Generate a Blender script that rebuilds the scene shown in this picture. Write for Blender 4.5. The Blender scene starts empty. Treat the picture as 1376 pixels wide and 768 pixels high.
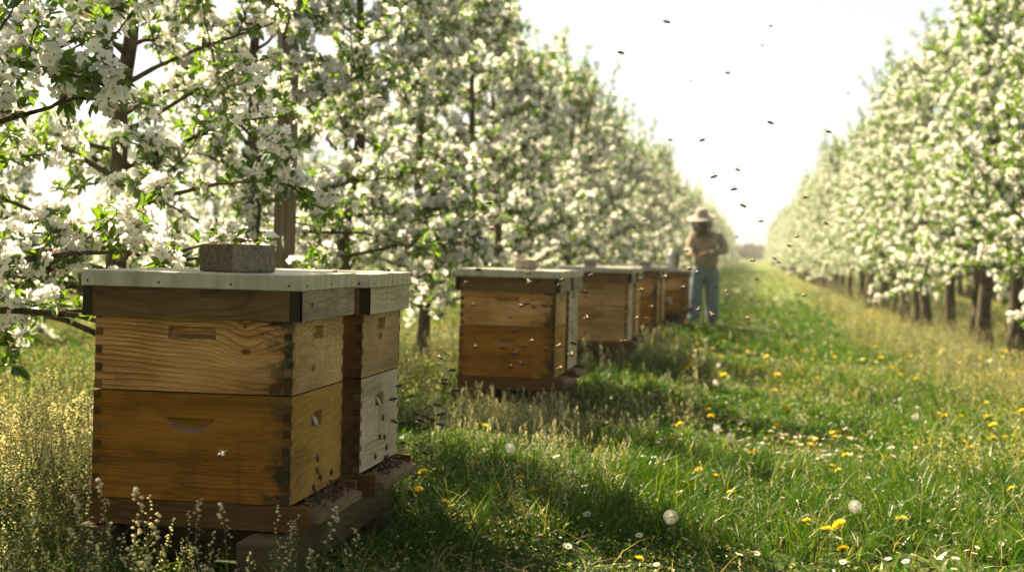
import bpy, math, random
import numpy as np
from mathutils import Vector, Matrix
R = math.radians
rng = np.random.default_rng(7); random.seed(7)
scn = bpy.context.scene
COL = scn.collection

# ------------------------------------------------------------------ camera
F_PX, YAW, PIT, ROL = 2108., .150, .0245, .0250
CAMZ = .80
cd = bpy.data.cameras.new('camera'); cam = bpy.data.objects.new('camera', cd); COL.objects.link(cam)
scn.camera = cam
fw = Vector((-math.sin(YAW)*math.cos(PIT), math.cos(YAW)*math.cos(PIT), -math.sin(PIT)))
r0 = Vector((math.cos(YAW), math.sin(YAW), 0)); u0 = r0.cross(fw)
rt = r0*math.cos(ROL)+u0*math.sin(ROL); up = u0*math.cos(ROL)-r0*math.sin(ROL)
m = Matrix((( rt.x, up.x, -fw.x, 0), (rt.y, up.y, -fw.y, 0), (rt.z, up.z, -fw.z, CAMZ), (0,0,0,1)))
cam.matrix_world = m
cd.sensor_width = 36; cd.lens = F_PX/1376*36; cd.clip_start = .05; cd.clip_end = 3000
cd.dof.use_dof = True; cd.dof.focus_distance = 4.0; cd.dof.aperture_fstop = 4.2; cd.dof.aperture_blades = 0

def ray(u, v):                                   # direction with y = 1 through a photo pixel
    a, b = u-688, v-384
    d = rt*(a/F_PX) - up*(b/F_PX) + fw
    return d/d.y
def at(u, v, Y):
    d = ray(u, v); return Vector((d.x*Y, Y, CAMZ+d.z*Y))

# ------------------------------------------------------------------ ground height
def sstep(a, b, x):
    t = np.clip((np.asarray(x, float)-a)/(b-a), 0, 1); return t*t*(3-2*t)
def hash2(i, j, s=0):
    n = np.sin(i*127.1+j*311.7+s*74.7)*43758.5453; return n-np.floor(n)
def vnoise(x, y, s=0):
    x = np.asarray(x, float); y = np.asarray(y, float)
    xi, yi = np.floor(x), np.floor(y); xf, yf = x-xi, y-yi
    xf = xf*xf*(3-2*xf); yf = yf*yf*(3-2*yf)
    return ((hash2(xi, yi, s)*(1-xf)+hash2(xi+1, yi, s)*xf)*(1-yf)+(hash2(xi, yi+1, s)*(1-xf)+hash2(xi+1, yi+1, s)*xf)*yf)
def gz(x, y):
    x = np.asarray(x, float); y = np.asarray(y, float)
    z = -.20*sstep(5, 20, y)-.06*sstep(18, 27, y)-.12*sstep(25, 70, y)
    z = z-.09*sstep(-.75, .25, x)+.04*sstep(1.3, 2.4, x)
    near = 1-sstep(30, 60, y)
    z = z+near*(.05*(vnoise(x*.9, y*.6, 1)-.5)+.03*(vnoise(x*2.6, y*2.2, 2)-.5)+.012*(vnoise(x*8, y*8, 3)-.5))
    return z

# ------------------------------------------------------------------ helpers
def tag(o, label=None, cat=None, group=None, kind=None):
    if label: o['label'] = label
    if cat: o['category'] = cat
    if group: o['group'] = group
    if kind: o['kind'] = kind
    return o
def link(name, data, parent=None):
    o = bpy.data.objects.new(name, data); COL.objects.link(o)
    if parent: o.parent = parent
    return o
def empty(name, loc, label=None, cat=None, group=None, rz=0):
    o = bpy.data.objects.new(name, None); COL.objects.link(o); o.location = loc; o.rotation_euler = (0, 0, rz)
    o.empty_display_size = .1
    return tag(o, label, cat, group)
def mesh_np(name, V, faces, mats=None, midx=None, col=None, smooth=False):
    """faces: list of (n,k) int arrays"""
    me = bpy.data.meshes.new(name)
    V = np.asarray(V, np.float32)
    faces = [np.asarray(f, np.int32) for f in faces if len(f)]
    me.vertices.add(len(V)); me.vertices.foreach_set('co', V.ravel())
    tot = sum(len(f) for f in faces); loops = np.concatenate([f.ravel() for f in faces])
    sizes = np.concatenate([np.full(len(f), f.shape[1], np.int32) for f in faces])
    starts = np.concatenate([[0], np.cumsum(sizes)[:-1]]).astype(np.int32)
    me.loops.add(len(loops)); me.loops.foreach_set('vertex_index', loops)
    me.polygons.add(tot); me.polygons.foreach_set('loop_start', starts)
    for mt in (mats or []): me.materials.append(mt)
    if midx is not None: me.polygons.foreach_set('material_index', np.asarray(midx, np.int32))
    me.polygons.foreach_set('use_smooth', np.full(tot, smooth, bool))
    if col is not None:
        a = me.color_attributes.new('col', 'FLOAT_COLOR', 'POINT')
        c = np.ones((len(V), 4), np.float32); c[:, :3] = col; a.data.foreach_set('color', c.ravel())
    me.update(calc_edges=True); me.validate()
    return me

class MB:                                         # plain mesh builder
    def __init__(s): s.v = []; s.f = []; s.m = []; s.sm = []
    def add(s, vs, fs, mi=0, sm=False):
        o = len(s.v); s.v += [tuple(v) for v in vs]
        for f in fs: s.f.append(tuple(i+o for i in f)); s.m.append(mi); s.sm.append(sm)
    def box(s, a, b, mi=0, jit=0):
        x0, y0, z0 = a; x1, y1, z1 = b
        vs = [(x, y, z) for z in (z0, z1) for y in (y0, y1) for x in (x0, x1)]
        if jit: vs = [tuple(c+random.uniform(-jit, jit) for c in v) for v in vs]
        s.add(vs, [(0,2,3,1),(4,5,7,6),(0,1,5,4),(2,6,7,3),(0,4,6,2),(1,3,7,5)], mi)
    def tube(s, pts, rad, n=8, mi=0, cap=True, sm=True):
        pts = [Vector(p) for p in pts]; rings = []
        for i, p in enumerate(pts):
            t = (pts[min(i+1, len(pts)-1)]-pts[max(i-1, 0)]).normalized()
            a = Vector((0, 0, 1)) if abs(t.z) < .9 else Vector((1, 0, 0))
            e1 = t.cross(a).normalized(); e2 = t.cross(e1); r = rad[i]
            if not isinstance(r, tuple): r = (r, r)
            rings.append([p+e1*math.cos(k*2*math.pi/n)*r[0]+e2*math.sin(k*2*math.pi/n)*r[1] for k in range(n)])
        vs = [v for rg in rings for v in rg]
        fs = [(i*n+k, i*n+(k+1) % n, (i+1)*n+(k+1) % n, (i+1)*n+k) for i in range(len(pts)-1) for k in range(n)]
        if cap: fs += [tuple(range(n))[::-1], tuple((len(pts)-1)*n+k for k in range(n))]
        s.add(vs, fs, mi, sm)
    def lathe(s, prof, n=20, mi=0, c=(0, 0, 0), sm=True, sx=1, sy=1):
        vs = [(c[0]+r*math.cos(k*2*math.pi/n)*sx, c[1]+r*math.sin(k*2*math.pi/n)*sy, c[2]+z) for r, z in prof for k in range(n)]
        fs = [(i*n+k, i*n+(k+1) % n, (i+1)*n+(k+1) % n, (i+1)*n+k) for i in range(len(prof)-1) for k in range(n)]
        s.add(vs, fs, mi, sm)
    def build(s, name, mats, parent=None, bevel=0):
        me = bpy.data.meshes.new(name); me.from_pydata(s.v, [], s.f)
        for mt in (mats if isinstance(mats, (list, tuple)) else [mats]): me.materials.append(mt)
        me.polygons.foreach_set('material_index', s.m); me.polygons.foreach_set('use_smooth', s.sm); me.update()
        o = link(name, me, parent)
        if bevel:
            b = o.modifiers.new('bevel', 'BEVEL'); b.width = bevel; b.segments = 2; b.limit_method = 'ANGLE'
        return o

# ------------------------------------------------------------------ materials
class NT:
    def __init__(s, name):
        s.m = bpy.data.materials.new(name); s.m.use_nodes = True; s.t = s.m.node_tree; s.t.nodes.clear()
        s.out = s.n('ShaderNodeOutputMaterial')
    def n(s, typ, **k):
        nd = s.t.nodes.new(typ)
        for a, b in k.items():
            if a in nd.inputs: nd.inputs[a].default_value = b
            else: setattr(nd, a, b)
        return nd
    def l(s, a, b): s.t.links.new(a, b)
    def math(s, op, a, b=None, c=None):
        nd = s.n('ShaderNodeMath', operation=op)
        for i, x in enumerate((a, b, c)):
            if x is None: continue
            if isinstance(x, (int, float)): nd.inputs[i].default_value = x
            else: s.l(x, nd.inputs[i])
        return nd.outputs[0]
    def vmath(s, op, a, b=None):
        nd = s.n('ShaderNodeVectorMath', operation=op)
        for i, x in enumerate((a, b)):
            if x is None: continue
            if isinstance(x, tuple): nd.inputs[i].default_value = x
            else: s.l(x, nd.inputs[i])
        return nd.outputs['Value'] if op == 'LENGTH' else nd.outputs[0]
    def noise(s, vec, scale=5, detail=3, rough=.5, dist=0, out='Fac'):
        nd = s.n('ShaderNodeTexNoise'); nd.inputs['Scale'].default_value = scale; nd.inputs['Detail'].default_value = detail
        nd.inputs['Roughness'].default_value = rough; nd.inputs['Distortion'].default_value = dist
        if vec is not None: s.l(vec, nd.inputs['Vector'])
        return nd.outputs[out]
    def ramp(s, fac, stops):
        nd = s.n('ShaderNodeValToRGB'); cr = nd.color_ramp
        while len(cr.elements) < len(stops): cr.elements.new(.5)
        for e, (p, c) in zip(cr.elements, stops):
            e.position = p; e.color = (c, c, c, 1) if isinstance(c, (int, float)) else (*c, 1)
        s.l(fac, nd.inputs[0]); return nd.outputs[0]
    def mix(s, fac, a, b, mode='MIX'):
        nd = s.n('ShaderNodeMix', data_type='RGBA', blend_type=mode)
        for i, x in ((0, fac), (6, a), (7, b)):
            if isinstance(x, (int, float)): nd.inputs[i].default_value = x
            elif isinstance(x, tuple): nd.inputs[i].default_value = (*x, 1)
            else: s.l(x, nd.inputs[i])
        return nd.outputs[2]
    def obj(s): return s.n('ShaderNodeTexCoord').outputs['Object']

def wood(name, c_light, c_dark, grain=60, warp=.035, knots=(), stain=.4, stain_c=(.05,.035,.02), seed=0., rough=.75, bev=.0015, spec=.15, vstain=0, edge=0):
    k = NT(name); P = k.obj()
    Ps = k.vmath('ADD', P, (seed*1.7, seed*2.3, seed*.9))
    low = k.noise(k.vmath('MULTIPLY', Ps, (1.6, 1.6, 5)), 1, 2, .5)
    mid = k.noise(k.vmath('MULTIPLY', Ps, (5, 5, 25)), 1, 3, .55)
    sep = k.n('ShaderNodeSeparateXYZ'); k.l(P, sep.inputs[0])
    f = k.math('MULTIPLY_ADD', k.math('SUBTRACT', low, .5), warp*6, sep.outputs[2])
    f = k.math('MULTIPLY_ADD', k.math('SUBTRACT', mid, .5), .012, f)
    kn_mask = None
    for (x, y, z, s, amp) in knots:
        d = k.vmath('LENGTH', k.vmath('MULTIPLY', k.vmath('SUBTRACT', P, (x, y, z)), (.55, .55, 1)))
        g = k.math('EXPONENT', k.math('MULTIPLY', k.math('POWER', k.math('DIVIDE', d, s), 2), -1))
        f = k.math('MULTIPLY_ADD', g, amp, f)
        c = k.ramp(k.math('DIVIDE', d, s*.24), [(0, 1), (.55, 1), (1, 0)])
        kn_mask = c if kn_mask is None else k.math('MAXIMUM', kn_mask, c)
    ph = k.math('FRACT', k.math('MULTIPLY', f, grain))
    band = k.ramp(ph, [(0, .0), (.55, .25), (.86, 1), (1, 0)])
    bw = k.ramp(k.noise(k.vmath('MULTIPLY', Ps, (2, 2, 9)), 1, 2), [(.35, .25), (.65, 1)])
    band = k.math('MULTIPLY', band, bw)
    fib = k.noise(k.vmath('MULTIPLY', Ps, (14, 14, 420)), 1, 3, .6)
    spot = k.noise(Ps, 9, 4, .65)
    col = k.mix(k.math('MULTIPLY', band, .95), c_light, c_dark)
    col = k.mix(k.ramp(fib, [(.32, .7), (.6, 0)]), col, c_dark)
    col = k.mix(k.math('MULTIPLY', k.ramp(spot, [(.45, 0), (.8, 1)]), stain), col, stain_c)
    col = k.mix(k.math('MULTIPLY', k.ramp(k.noise(Ps, 2.2, 2), [(.35, 1), (.6, 0)]), .35), col, tuple(.6*a for a in c_dark))
    if vstain:
        vs = k.noise(k.vmath('MULTIPLY', Ps, (30, 30, 2.5)), 1, 3, .6)
        col = k.mix(k.math('MULTIPLY', k.ramp(vs, [(.55, 0), (.75, 1)]), vstain), col, stain_c)
    if edge:                                          # dark damp mould creeping in from the box corner
        em = k.math('ADD', k.math('DIVIDE', sep.outputs[0], .075), 1.05)
        em = k.math('MULTIPLY_ADD', k.math('SUBTRACT', k.noise(k.vmath('MULTIPLY', Ps, (16, 16, 34)), 1, 5, .72), .5), 4.2, em)
        em = k.math('MULTIPLY', k.ramp(em, [(.2, 0), (.75, 1)]), k.ramp(k.math('ADD', k.math('DIVIDE', sep.outputs[0], .12), 1), [(0, 0), (.4, 1)]))
        col = k.mix(k.math('MULTIPLY', em, edge), col, (.035, .033, .017))
    streak = k.noise(k.vmath('MULTIPLY', Ps, (2.2, 2.2, 34)), 1, 3, .6)
    col = k.mix(k.ramp(streak, [(.48, 0), (.72, .62)]), col, tuple(.75*a for a in c_dark))
    col = k.mix(k.ramp(k.noise(k.vmath('MULTIPLY', Ps, (3, 3, 6)), 1.3, 2, .5), [(.45, 0), (.7, .45)]), col, tuple(min(1, a*b) for a, b in zip(c_light, (1.08, 1.12, 1.22))))
    col = k.mix(k.ramp(k.noise(Ps, 130, 2, .5), [(.70, 0), (.76, .6)]), col, tuple(.4*a for a in c_dark))
    if kn_mask is not None: col = k.mix(k.math('MULTIPLY', kn_mask, .85), col, tuple(.35*a for a in c_dark))
    h = k.math('ADD', k.math('MULTIPLY', band, -.5), k.math('MULTIPLY', fib, .7))
    bp = k.n('ShaderNodeBump'); bp.inputs['Strength'].default_value = .45; bp.inputs['Distance'].default_value = .0012; k.l(h, bp.inputs['Height'])
    if bev:
        bn = k.n('ShaderNodeBevel', samples=3); bn.inputs['Radius'].default_value = bev; k.l(bn.outputs[0], bp.inputs['Normal'])
    b = k.n('ShaderNodeBsdfPrincipled'); b.inputs['Roughness'].default_value = rough; b.inputs['Specular IOR Level'].default_value = spec
    k.l(col, b.inputs['Base Color']); k.l(bp.outputs[0], b.inputs['Normal']); k.l(b.outputs[0], k.out.inputs[0])
    return k.m

def simple(name, c, rough=.7, metal=0, spec=.3, var=.25, scale=8, bump=0, bscale=60):
    k = NT(name); P = k.obj(); b = k.n('ShaderNodeBsdfPrincipled')
    col = k.mix(k.ramp(k.noise(P, scale, 4, .6), [(.3, 0), (.7, 1)]), tuple(a*(1-var) for a in c), tuple(min(1, a*(1+var)) for a in c))
    k.l(col, b.inputs['Base Color']); b.inputs['Roughness'].default_value = rough; b.inputs['Metallic'].default_value = metal; b.inputs['Specular IOR Level'].default_value = spec
    if bump:
        bp = k.n('ShaderNodeBump'); bp.inputs['Strength'].default_value = bump; bp.inputs['Distance'].default_value = .003
        k.l(k.noise(P, bscale, 4, .6), bp.inputs['Height']); k.l(bp.outputs[0], b.inputs['Normal'])
    k.l(b.outputs[0], k.out.inputs[0]); return k.m

def leafy(name, c=None, trans=.5, tcol=None, var=.3, gloss=.06, attr=False, scale=3):
    k = NT(name)
    if attr: a = k.n('ShaderNodeAttribute', attribute_name='col'); col = a.outputs['Color']
    else:
        oi = k.n('ShaderNodeObjectInfo')
        P = k.vmath('ADD', k.obj(), k.n('ShaderNodeCombineXYZ').outputs[0])
        nz = k.noise(P, scale, 3, .7)
        col = k.mix(k.ramp(nz, [(.3, 0), (.7, 1)]), tuple(x*(1-var) for x in c), tuple(min(.95, x*(1+var)) for x in c))
        hs = k.n('ShaderNodeHueSaturation'); k.l(col, hs.inputs['Color'])
        k.l(k.math('MULTIPLY_ADD', oi.outputs['Random'], .3, .85), hs.inputs['Value']); col = hs.outputs[0]
    d = k.n('ShaderNodeBsdfDiffuse'); k.l(col, d.inputs[0])
    t = k.n('ShaderNodeBsdfTranslucent')
    k.l(k.mix(1., col, tcol or (1, 1, 1), 'MULTIPLY'), t.inputs[0])
    mx = k.n('ShaderNodeMixShader'); mx.inputs[0].default_value = trans; k.l(d.outputs[0], mx.inputs[1]); k.l(t.outputs[0], mx.inputs[2])
    sh = mx.outputs[0]
    if gloss:
        g = k.n('ShaderNodeBsdfGlossy'); g.inputs['Roughness'].default_value = .38; g.inputs[0].default_value = (1, 1, 1, 1)
        m2 = k.n('ShaderNodeMixShader'); m2.inputs[0].default_value = gloss; k.l(sh, m2.inputs[1]); k.l(g.outputs[0], m2.inputs[2]); sh = m2.outputs[0]
    k.l(sh, k.out.inputs[0]); return k.m

M = {}
M['petal'] = leafy('blossom_petal', (.92, .90, .885), .54, (1, .985, .95), .06, .02)
M['bud'] = leafy('pink_bud', (.78, .48, .48), .3, (1, .9, .85), .15, .03)
M['stamen'] = leafy('stamen', (.55, .45, .12), .2, None, .2, .0)
M['leaf'] = leafy('apple_leaf', (.058, .12, .014), .48, (3.2, 2.8, .6), .35, .07, scale=6)
M['grass'] = leafy('grass_blade', None, .36, (2.0, 1.95, .6), attr=True, gloss=.02)
M['weed'] = leafy('weed_bits', None,   .45, (1.15, 1.12, .95), attr=True, gloss=.02)

def bark_mat():
    k = NT('bark'); P = k.obj()
    Pz = k.vmath('MULTIPLY', P, (1, 1, .35))
    n1 = k.noise(Pz, 40, 4, .65); n2 = k.noise(P, 7, 3, .6)
    col = k.ramp(n1, [(.32, (.02, .014, .009)), (.52, (.075, .055, .036)), (.78, (.16, .125, .085))])
    col = k.mix(k.ramp(n2, [(.5, 0), (.7, .5)]), col, (.16, .17, .08))
    bp = k.n('ShaderNodeBump'); bp.inputs['Strength'].default_value = .8; bp.inputs['Distance'].default_value = .014; k.l(n1, bp.inputs['Height'])
    b = k.n('ShaderNodeBsdfPrincipled'); b.inputs['Roughness'].default_value = .85; b.inputs['Specular IOR Level'].default_value = .2
    k.l(col, b.inputs['Base Color']); k.l(bp.outputs[0], b.inputs['Normal']); k.l(b.outputs[0], k.out.inputs[0]); return k.m
M['bark'] = bark_mat()

def ground_mat():
    k = NT('meadow_soil'); P = k.obj()
    n1 = k.noise(P, 1.3, 4, .6); n2 = k.noise(P, 22, 4, .65); n3 = k.noise(P, .25, 3, .5)
    soil = k.ramp(n2, [(.3, (.045, .032, .018)), (.6, (.11, .08, .045)), (.8, (.19, .145, .08))])
    green = k.ramp(n2, [(.3, (.022, .04, .01)), (.7, (.06, .1, .022))])
    c = k.mix(k.ramp(n1, [(.42, 1), (.62, .25)]), soil, green)
    far = k.ramp(n3, [(.35, (.07, .11, .025)), (.65, (.13, .14, .045))])
    sep = k.n('ShaderNodeSeparateXYZ'); k.l(P, sep.inputs[0])
    c = k.mix(k.ramp(k.math('DIVIDE', sep.outputs[1], 100), [(.2, 0), (.5, 1)]), c, far)
    bp = k.n('ShaderNodeBump'); bp.inputs['Strength'].default_value = .7; bp.inputs['Distance'].default_value = .02; k.l(n2, bp.inputs['Height'])
    b = k.n('ShaderNodeBsdfPrincipled'); b.inputs['Roughness'].default_value = .95; b.inputs['Specular IOR Level'].default_value = .1
    k.l(c, b.inputs['Base Color']); k.l(bp.outputs[0], b.inputs['Normal']); k.l(b.outputs[0], k.out.inputs[0]); return k.m

# ------------------------------------------------------------------ ground
xs = np.unique(np.concatenate([np.linspace(-8, 8, 161), np.linspace(-30, 30, 61), np.linspace(-600, 600, 41)]))
ys = np.unique(np.concatenate([np.linspace(-3, 14, 171), np.linspace(14, 60, 93), np.linspace(60, 900, 43), np.linspace(-60, -3, 8)]))
gx, gy = np.meshgrid(xs, ys); nx, ny = len(xs), len(ys)
V = np.stack([gx.ravel(), gy.ravel(), gz(gx, gy).ravel()], 1)
ii = np.arange(nx-1)[None]+np.arange(ny-1)[:, None]*nx; ii = ii.ravel()
g = link('ground', mesh_np('ground', V, [np.stack([ii, ii+1, ii+nx+1, ii+nx], 1)], [ground_mat()], smooth=True)); tag(g, kind='structure')

# ------------------------------------------------------------------ grass
def frames(nrm, r):
    nrm = nrm/np.linalg.norm(nrm, axis=1, keepdims=True)
    a = r.normal(size=nrm.shape); e1 = np.cross(nrm, a); e1 /= np.linalg.norm(e1, axis=1, keepdims=True); return e1, np.cross(nrm, e1), nrm
def in_view(n, y0, y1, margin=.6, back=1):
    """random points in the camera's ground wedge, area-uniform"""
    k = int(n*1.22)
    y = np.sqrt(rng.uniform(y0*y0, y1*y1, k))
    a = rng.uniform(-.58, .30, k); x = a*y+rng.uniform(-margin, margin, k)
    return x, y
HIVEBOX = []                                       # filled with (x0,x1,y0,y1) to keep clear
X1, Y1, ZB1, L, W, HU, HL = -1.003, 3.387, -.5908+CAMZ, .4675, .441, .181, .244
PAIRS = [(-1.003, 3.387, .2092, -.984, 3.945), (-.914, 7.468, .175, -.923, 8.10), (-.835, 11.0, .160, -.83, 11.62), (-.83, 14.4, .14, -.82, 15.0), (-.80, 20., .06, -.78, 20.6)]
for x, y, z, xb, yb in PAIRS: HIVEBOX.append((x-L-.02, x+.03, y-.05, yb+W+.03))
TR1X, TR2X, TR3X, TRR, TRR2 = -2.44, -6.0, -9.6, 2.73, 6.4

def keep(x, y):
    k = np.ones(len(x), bool)
    for a, b, c, d in HIVEBOX: k &= ~((x > a) & (x < b) & (y > c) & (y < d))
    return k
def bare(x, y):                                     # 1 = thin grass
    return sstep(.56, .72, vnoise(x*.9+3, y*.55+8, 21)*.65+vnoise(x*3, y*2, 22)*.35)
def blades(x, y, h, w, col, lean, segs=3, droop=1., base_z=None):
    n = len(x); th = rng.uniform(0, 2*np.pi, n); ld = rng.uniform(0, 2*np.pi, n)
    z0 = gz(x, y)-.01 if base_z is None else base_z
    t = np.linspace(0, 1, segs+1)
    dx, dy = np.cos(th), np.sin(th); lx, ly = np.cos(ld), np.sin(ld)
    Vs = []
    for i, ti in enumerate(t):
        cx = x+lx*lean*h*ti**2*droop; cy = y+ly*lean*h*ti**2*droop; cz = z0+h*ti*(1-.35*lean*ti)
        ww = w*(1-ti**1.6)*.5
        if i < segs:
            Vs.append(np.stack([cx-dx*ww, cy-dy*ww, cz], 1)); Vs.append(np.stack([cx+dx*ww, cy+dy*ww, cz], 1))
        else: Vs.append(np.stack([cx, cy, cz], 1))
    nv = 2*segs+1; V = np.stack(Vs, 1).reshape(-1, 3); b = np.arange(n)*nv
    q = np.concatenate([np.stack([b+2*i, b+2*i+1, b+2*i+3, b+2*i+2], 1) for i in range(segs-1)]) if segs > 1 else np.zeros((0, 4), int)
    tr = np.stack([b+2*segs-2, b+2*segs-1, b+2*segs], 1)
    c = np.repeat(col, nv, 0)
    return V, q, tr, c
GV, GQ, GT, GC, off = [], [], [], [], 0
def push(r):
    global off
    V, q, t, c = r; GV.append(V); GQ.append(q+off); GT.append(t+off); GC.append(c); off += len(V)
G1, G2, G3, ST = np.array([.014, .052, .004]), np.array([.046, .108, .007]), np.array([.15, .18, .02]), np.array([.30, .275, .17])
def gcol(n, x, y, dry=0.):
    f = np.clip(vnoise(x*1.3, y*.9, 5)*.6+rng.uniform(0, .55, n), 0, 1)[:, None]
    c = G1*(1-f)+G2*f
    f2 = (rng.uniform(0, 1, n) < .12)[:, None]; c = np.where(f2, G3, c)
    d = dry+.25*bare(x, y)+.8*sstep(1.0, 2.2, x)*(.5+vnoise(x*.8, y*.5, 9))+.25*sstep(-1.3, -2.0, x)
    f3 = (rng.uniform(0, 1, n) < d)[:, None]; c = np.where(f3, ST*rng.uniform(.5, 1.1, (n, 1)), c)
    return c*rng.uniform(.62, 1.2, (n, 1))
def lawn(n, y0, y1, hmin, hmax, w, segs, lean=.8):
    x, y = in_view(n, y0, y1)
    k = keep(x, y) & (rng.uniform(0, 1, len(x)) > .8*bare(x, y)); x, y = x[k], y[k]; n = len(x)
    tuft = vnoise(x*2.3, y*1.6, 31)*.6+vnoise(x*6, y*5, 32)*.4
    h = (hmin+(hmax-hmin)*np.clip(tuft*1.5-.3, 0, 1)*rng.uniform(.4, 1.2, n))*(1-.55*bare(x, y))
    push(blades(x, y, h, w*rng.uniform(.6, 1.4, n), gcol(n, x, y), rng.uniform(.1, lean, n)*1.1, segs))
lawn(105000, 1.6, 6.5, .02, .085, .0042, 3, 1.6)
lawn(85000, 6., 14, .03, .12, .008, 2, 1.4)
lawn(65000, 13.5, 35, .04, .15, .018, 2, 1.2)
lawn(40000, 34, 120, .08, .22, .06, 1)
# tussocks: tight fans of longer blades
def tussocks(n, y0, y1, nb, hh, w, segs=4):
    x, y = in_view(n, y0, y1); k = keep(x, y); x, y = x[k], y[k]
    pat = vnoise(x*1.1, y*.8, 41); k = rng.uniform(0, 1, len(x)) < sstep(.42, .62, pat); x, y = x[k], y[k]
    s = rng.uniform(.6, 1.3, len(x))
    x = np.repeat(x, nb)+rng.normal(0, .022, len(x)*nb); y = np.repeat(y, nb)+rng.normal(0, .022, len(y)*nb); s = np.repeat(s, nb)
    m_ = len(x); push(blades(x, y, hh*s*rng.uniform(.5, 1.1, m_), w*rng.uniform(.7, 1.3, m_), gcol(m_, x, y)*1.05, rng.uniform(.2, 1.1, m_), segs))
tussocks(1300, 1.8, 6.5, 34, .165, .0045)
tussocks(2300, 6, 14, 18, .175, .008, 3)
tussocks(2600, 13, 40, 10, .22, .017, 2)
# dry stalks
x, y = in_view(4200, 1.8, 13); k = keep(x, y) & (rng.uniform(0, 1, len(x)) < .25+.75*vnoise(x*1.4, y, 51)); x, y = x[k], y[k]; n = len(x)
push(blades(x, y, rng.uniform(.05, .25, n), np.full(n, .003), ST*rng.uniform(.6, 1.25, (n, 1)), rng.uniform(.1, 1.7, n), 4))
# flat dead litter
x, y = in_view(9000, 1.8, 9); k = keep(x, y) & (bare(x, y) > .15); x, y = x[k], y[k]; n = len(x)
push(blades(x, y, rng.uniform(.015, .05, n), np.full(n, .0045), ST*rng.uniform(.35, 1.1, (n, 1)), rng.uniform(1.5, 3.5, n), 3))
# broad low leaves (dandelion, dock)
x, y = in_view(42000, 1.7, 11); k = keep(x, y) & (vnoise(x*1.7, y*1.5, 61) > .38); x, y = x[k], y[k]; n = len(x)
push(blades(x, y, rng.uniform(.02, .09, n), rng.uniform(.008, .024, n), gcol(n, x, y)*np.array([.9, 1.05, .9]), rng.uniform(.4, 2.2, n), 3))
# low herb carpet: chickweed and clover leaves lying in the sward
def herbs(n, y0, y1, s0, s1, h0, h1):
    x, y = in_view(n, y0, y1); k = keep(x, y) & (vnoise(x*3.1, y*2.6, 64)*.6+vnoise(x*1., y*.8, 65)*.5 > .42); x, y = x[k], y[k]; n = len(x)
    hh = rng.uniform(0, 1, n)**1.3*(h1-h0)+h0; z = gz(x, y)+hh*(.5+vnoise(x*3, y*3, 66))
    nr = rng.normal(0, .55, (n, 3)); nr[:, 2] = 1; e1, e2, e3 = frames(nr, rng); s = rng.uniform(s0, s1, n); P0 = np.stack([x, y, z], 1)
    V = np.stack([P0-e1*s[:, None], P0+e2*s[:, None]*.55+e3*s[:, None]*.15, P0+e1*s[:, None]-e3*s[:, None]*.3, P0-e2*s[:, None]*.55+e3*s[:, None]*.15], 1).reshape(-1, 3)
    b = np.arange(n)*4; push((V, np.stack([b, b+1, b+2, b+3], 1), np.zeros((0, 3), int), np.repeat(gcol(n, x, y)*np.array([1.05, 1.05, 1]), 4, 0)))
herbs(150000, 1.6, 7, .0035, .009, .01, .07)
herbs(80000, 7, 14, .008, .016, .01, .09)
herbs(50000, 14, 32, .014, .03, .02, .12)
# bent pale straws lying over the sward
x, y = in_view(5000, 1.8, 10); k = keep(x, y) & (vnoise(x*1.8, y*1.4, 67) > .35); x, y = x[k], y[k]; n = len(x)
push(blades(x, y, rng.uniform(.04, .13, n), np.full(n, .0028), ST*rng.uniform(.7, 1.4, (n, 1)), rng.uniform(1.2, 2.6, n), 4, base_z=gz(x, y)+.03))
o = link('grass', mesh_np('grass', np.concatenate(GV), [np.concatenate([q for q in GQ if len(q)]), np.concatenate(GT)], [M['grass']], col=np.concatenate(GC)))
tag(o, 'green meadow grass with tufts and dry stalks covering the orchard ground', 'grass', kind='stuff')
print('grass verts', off)

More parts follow.
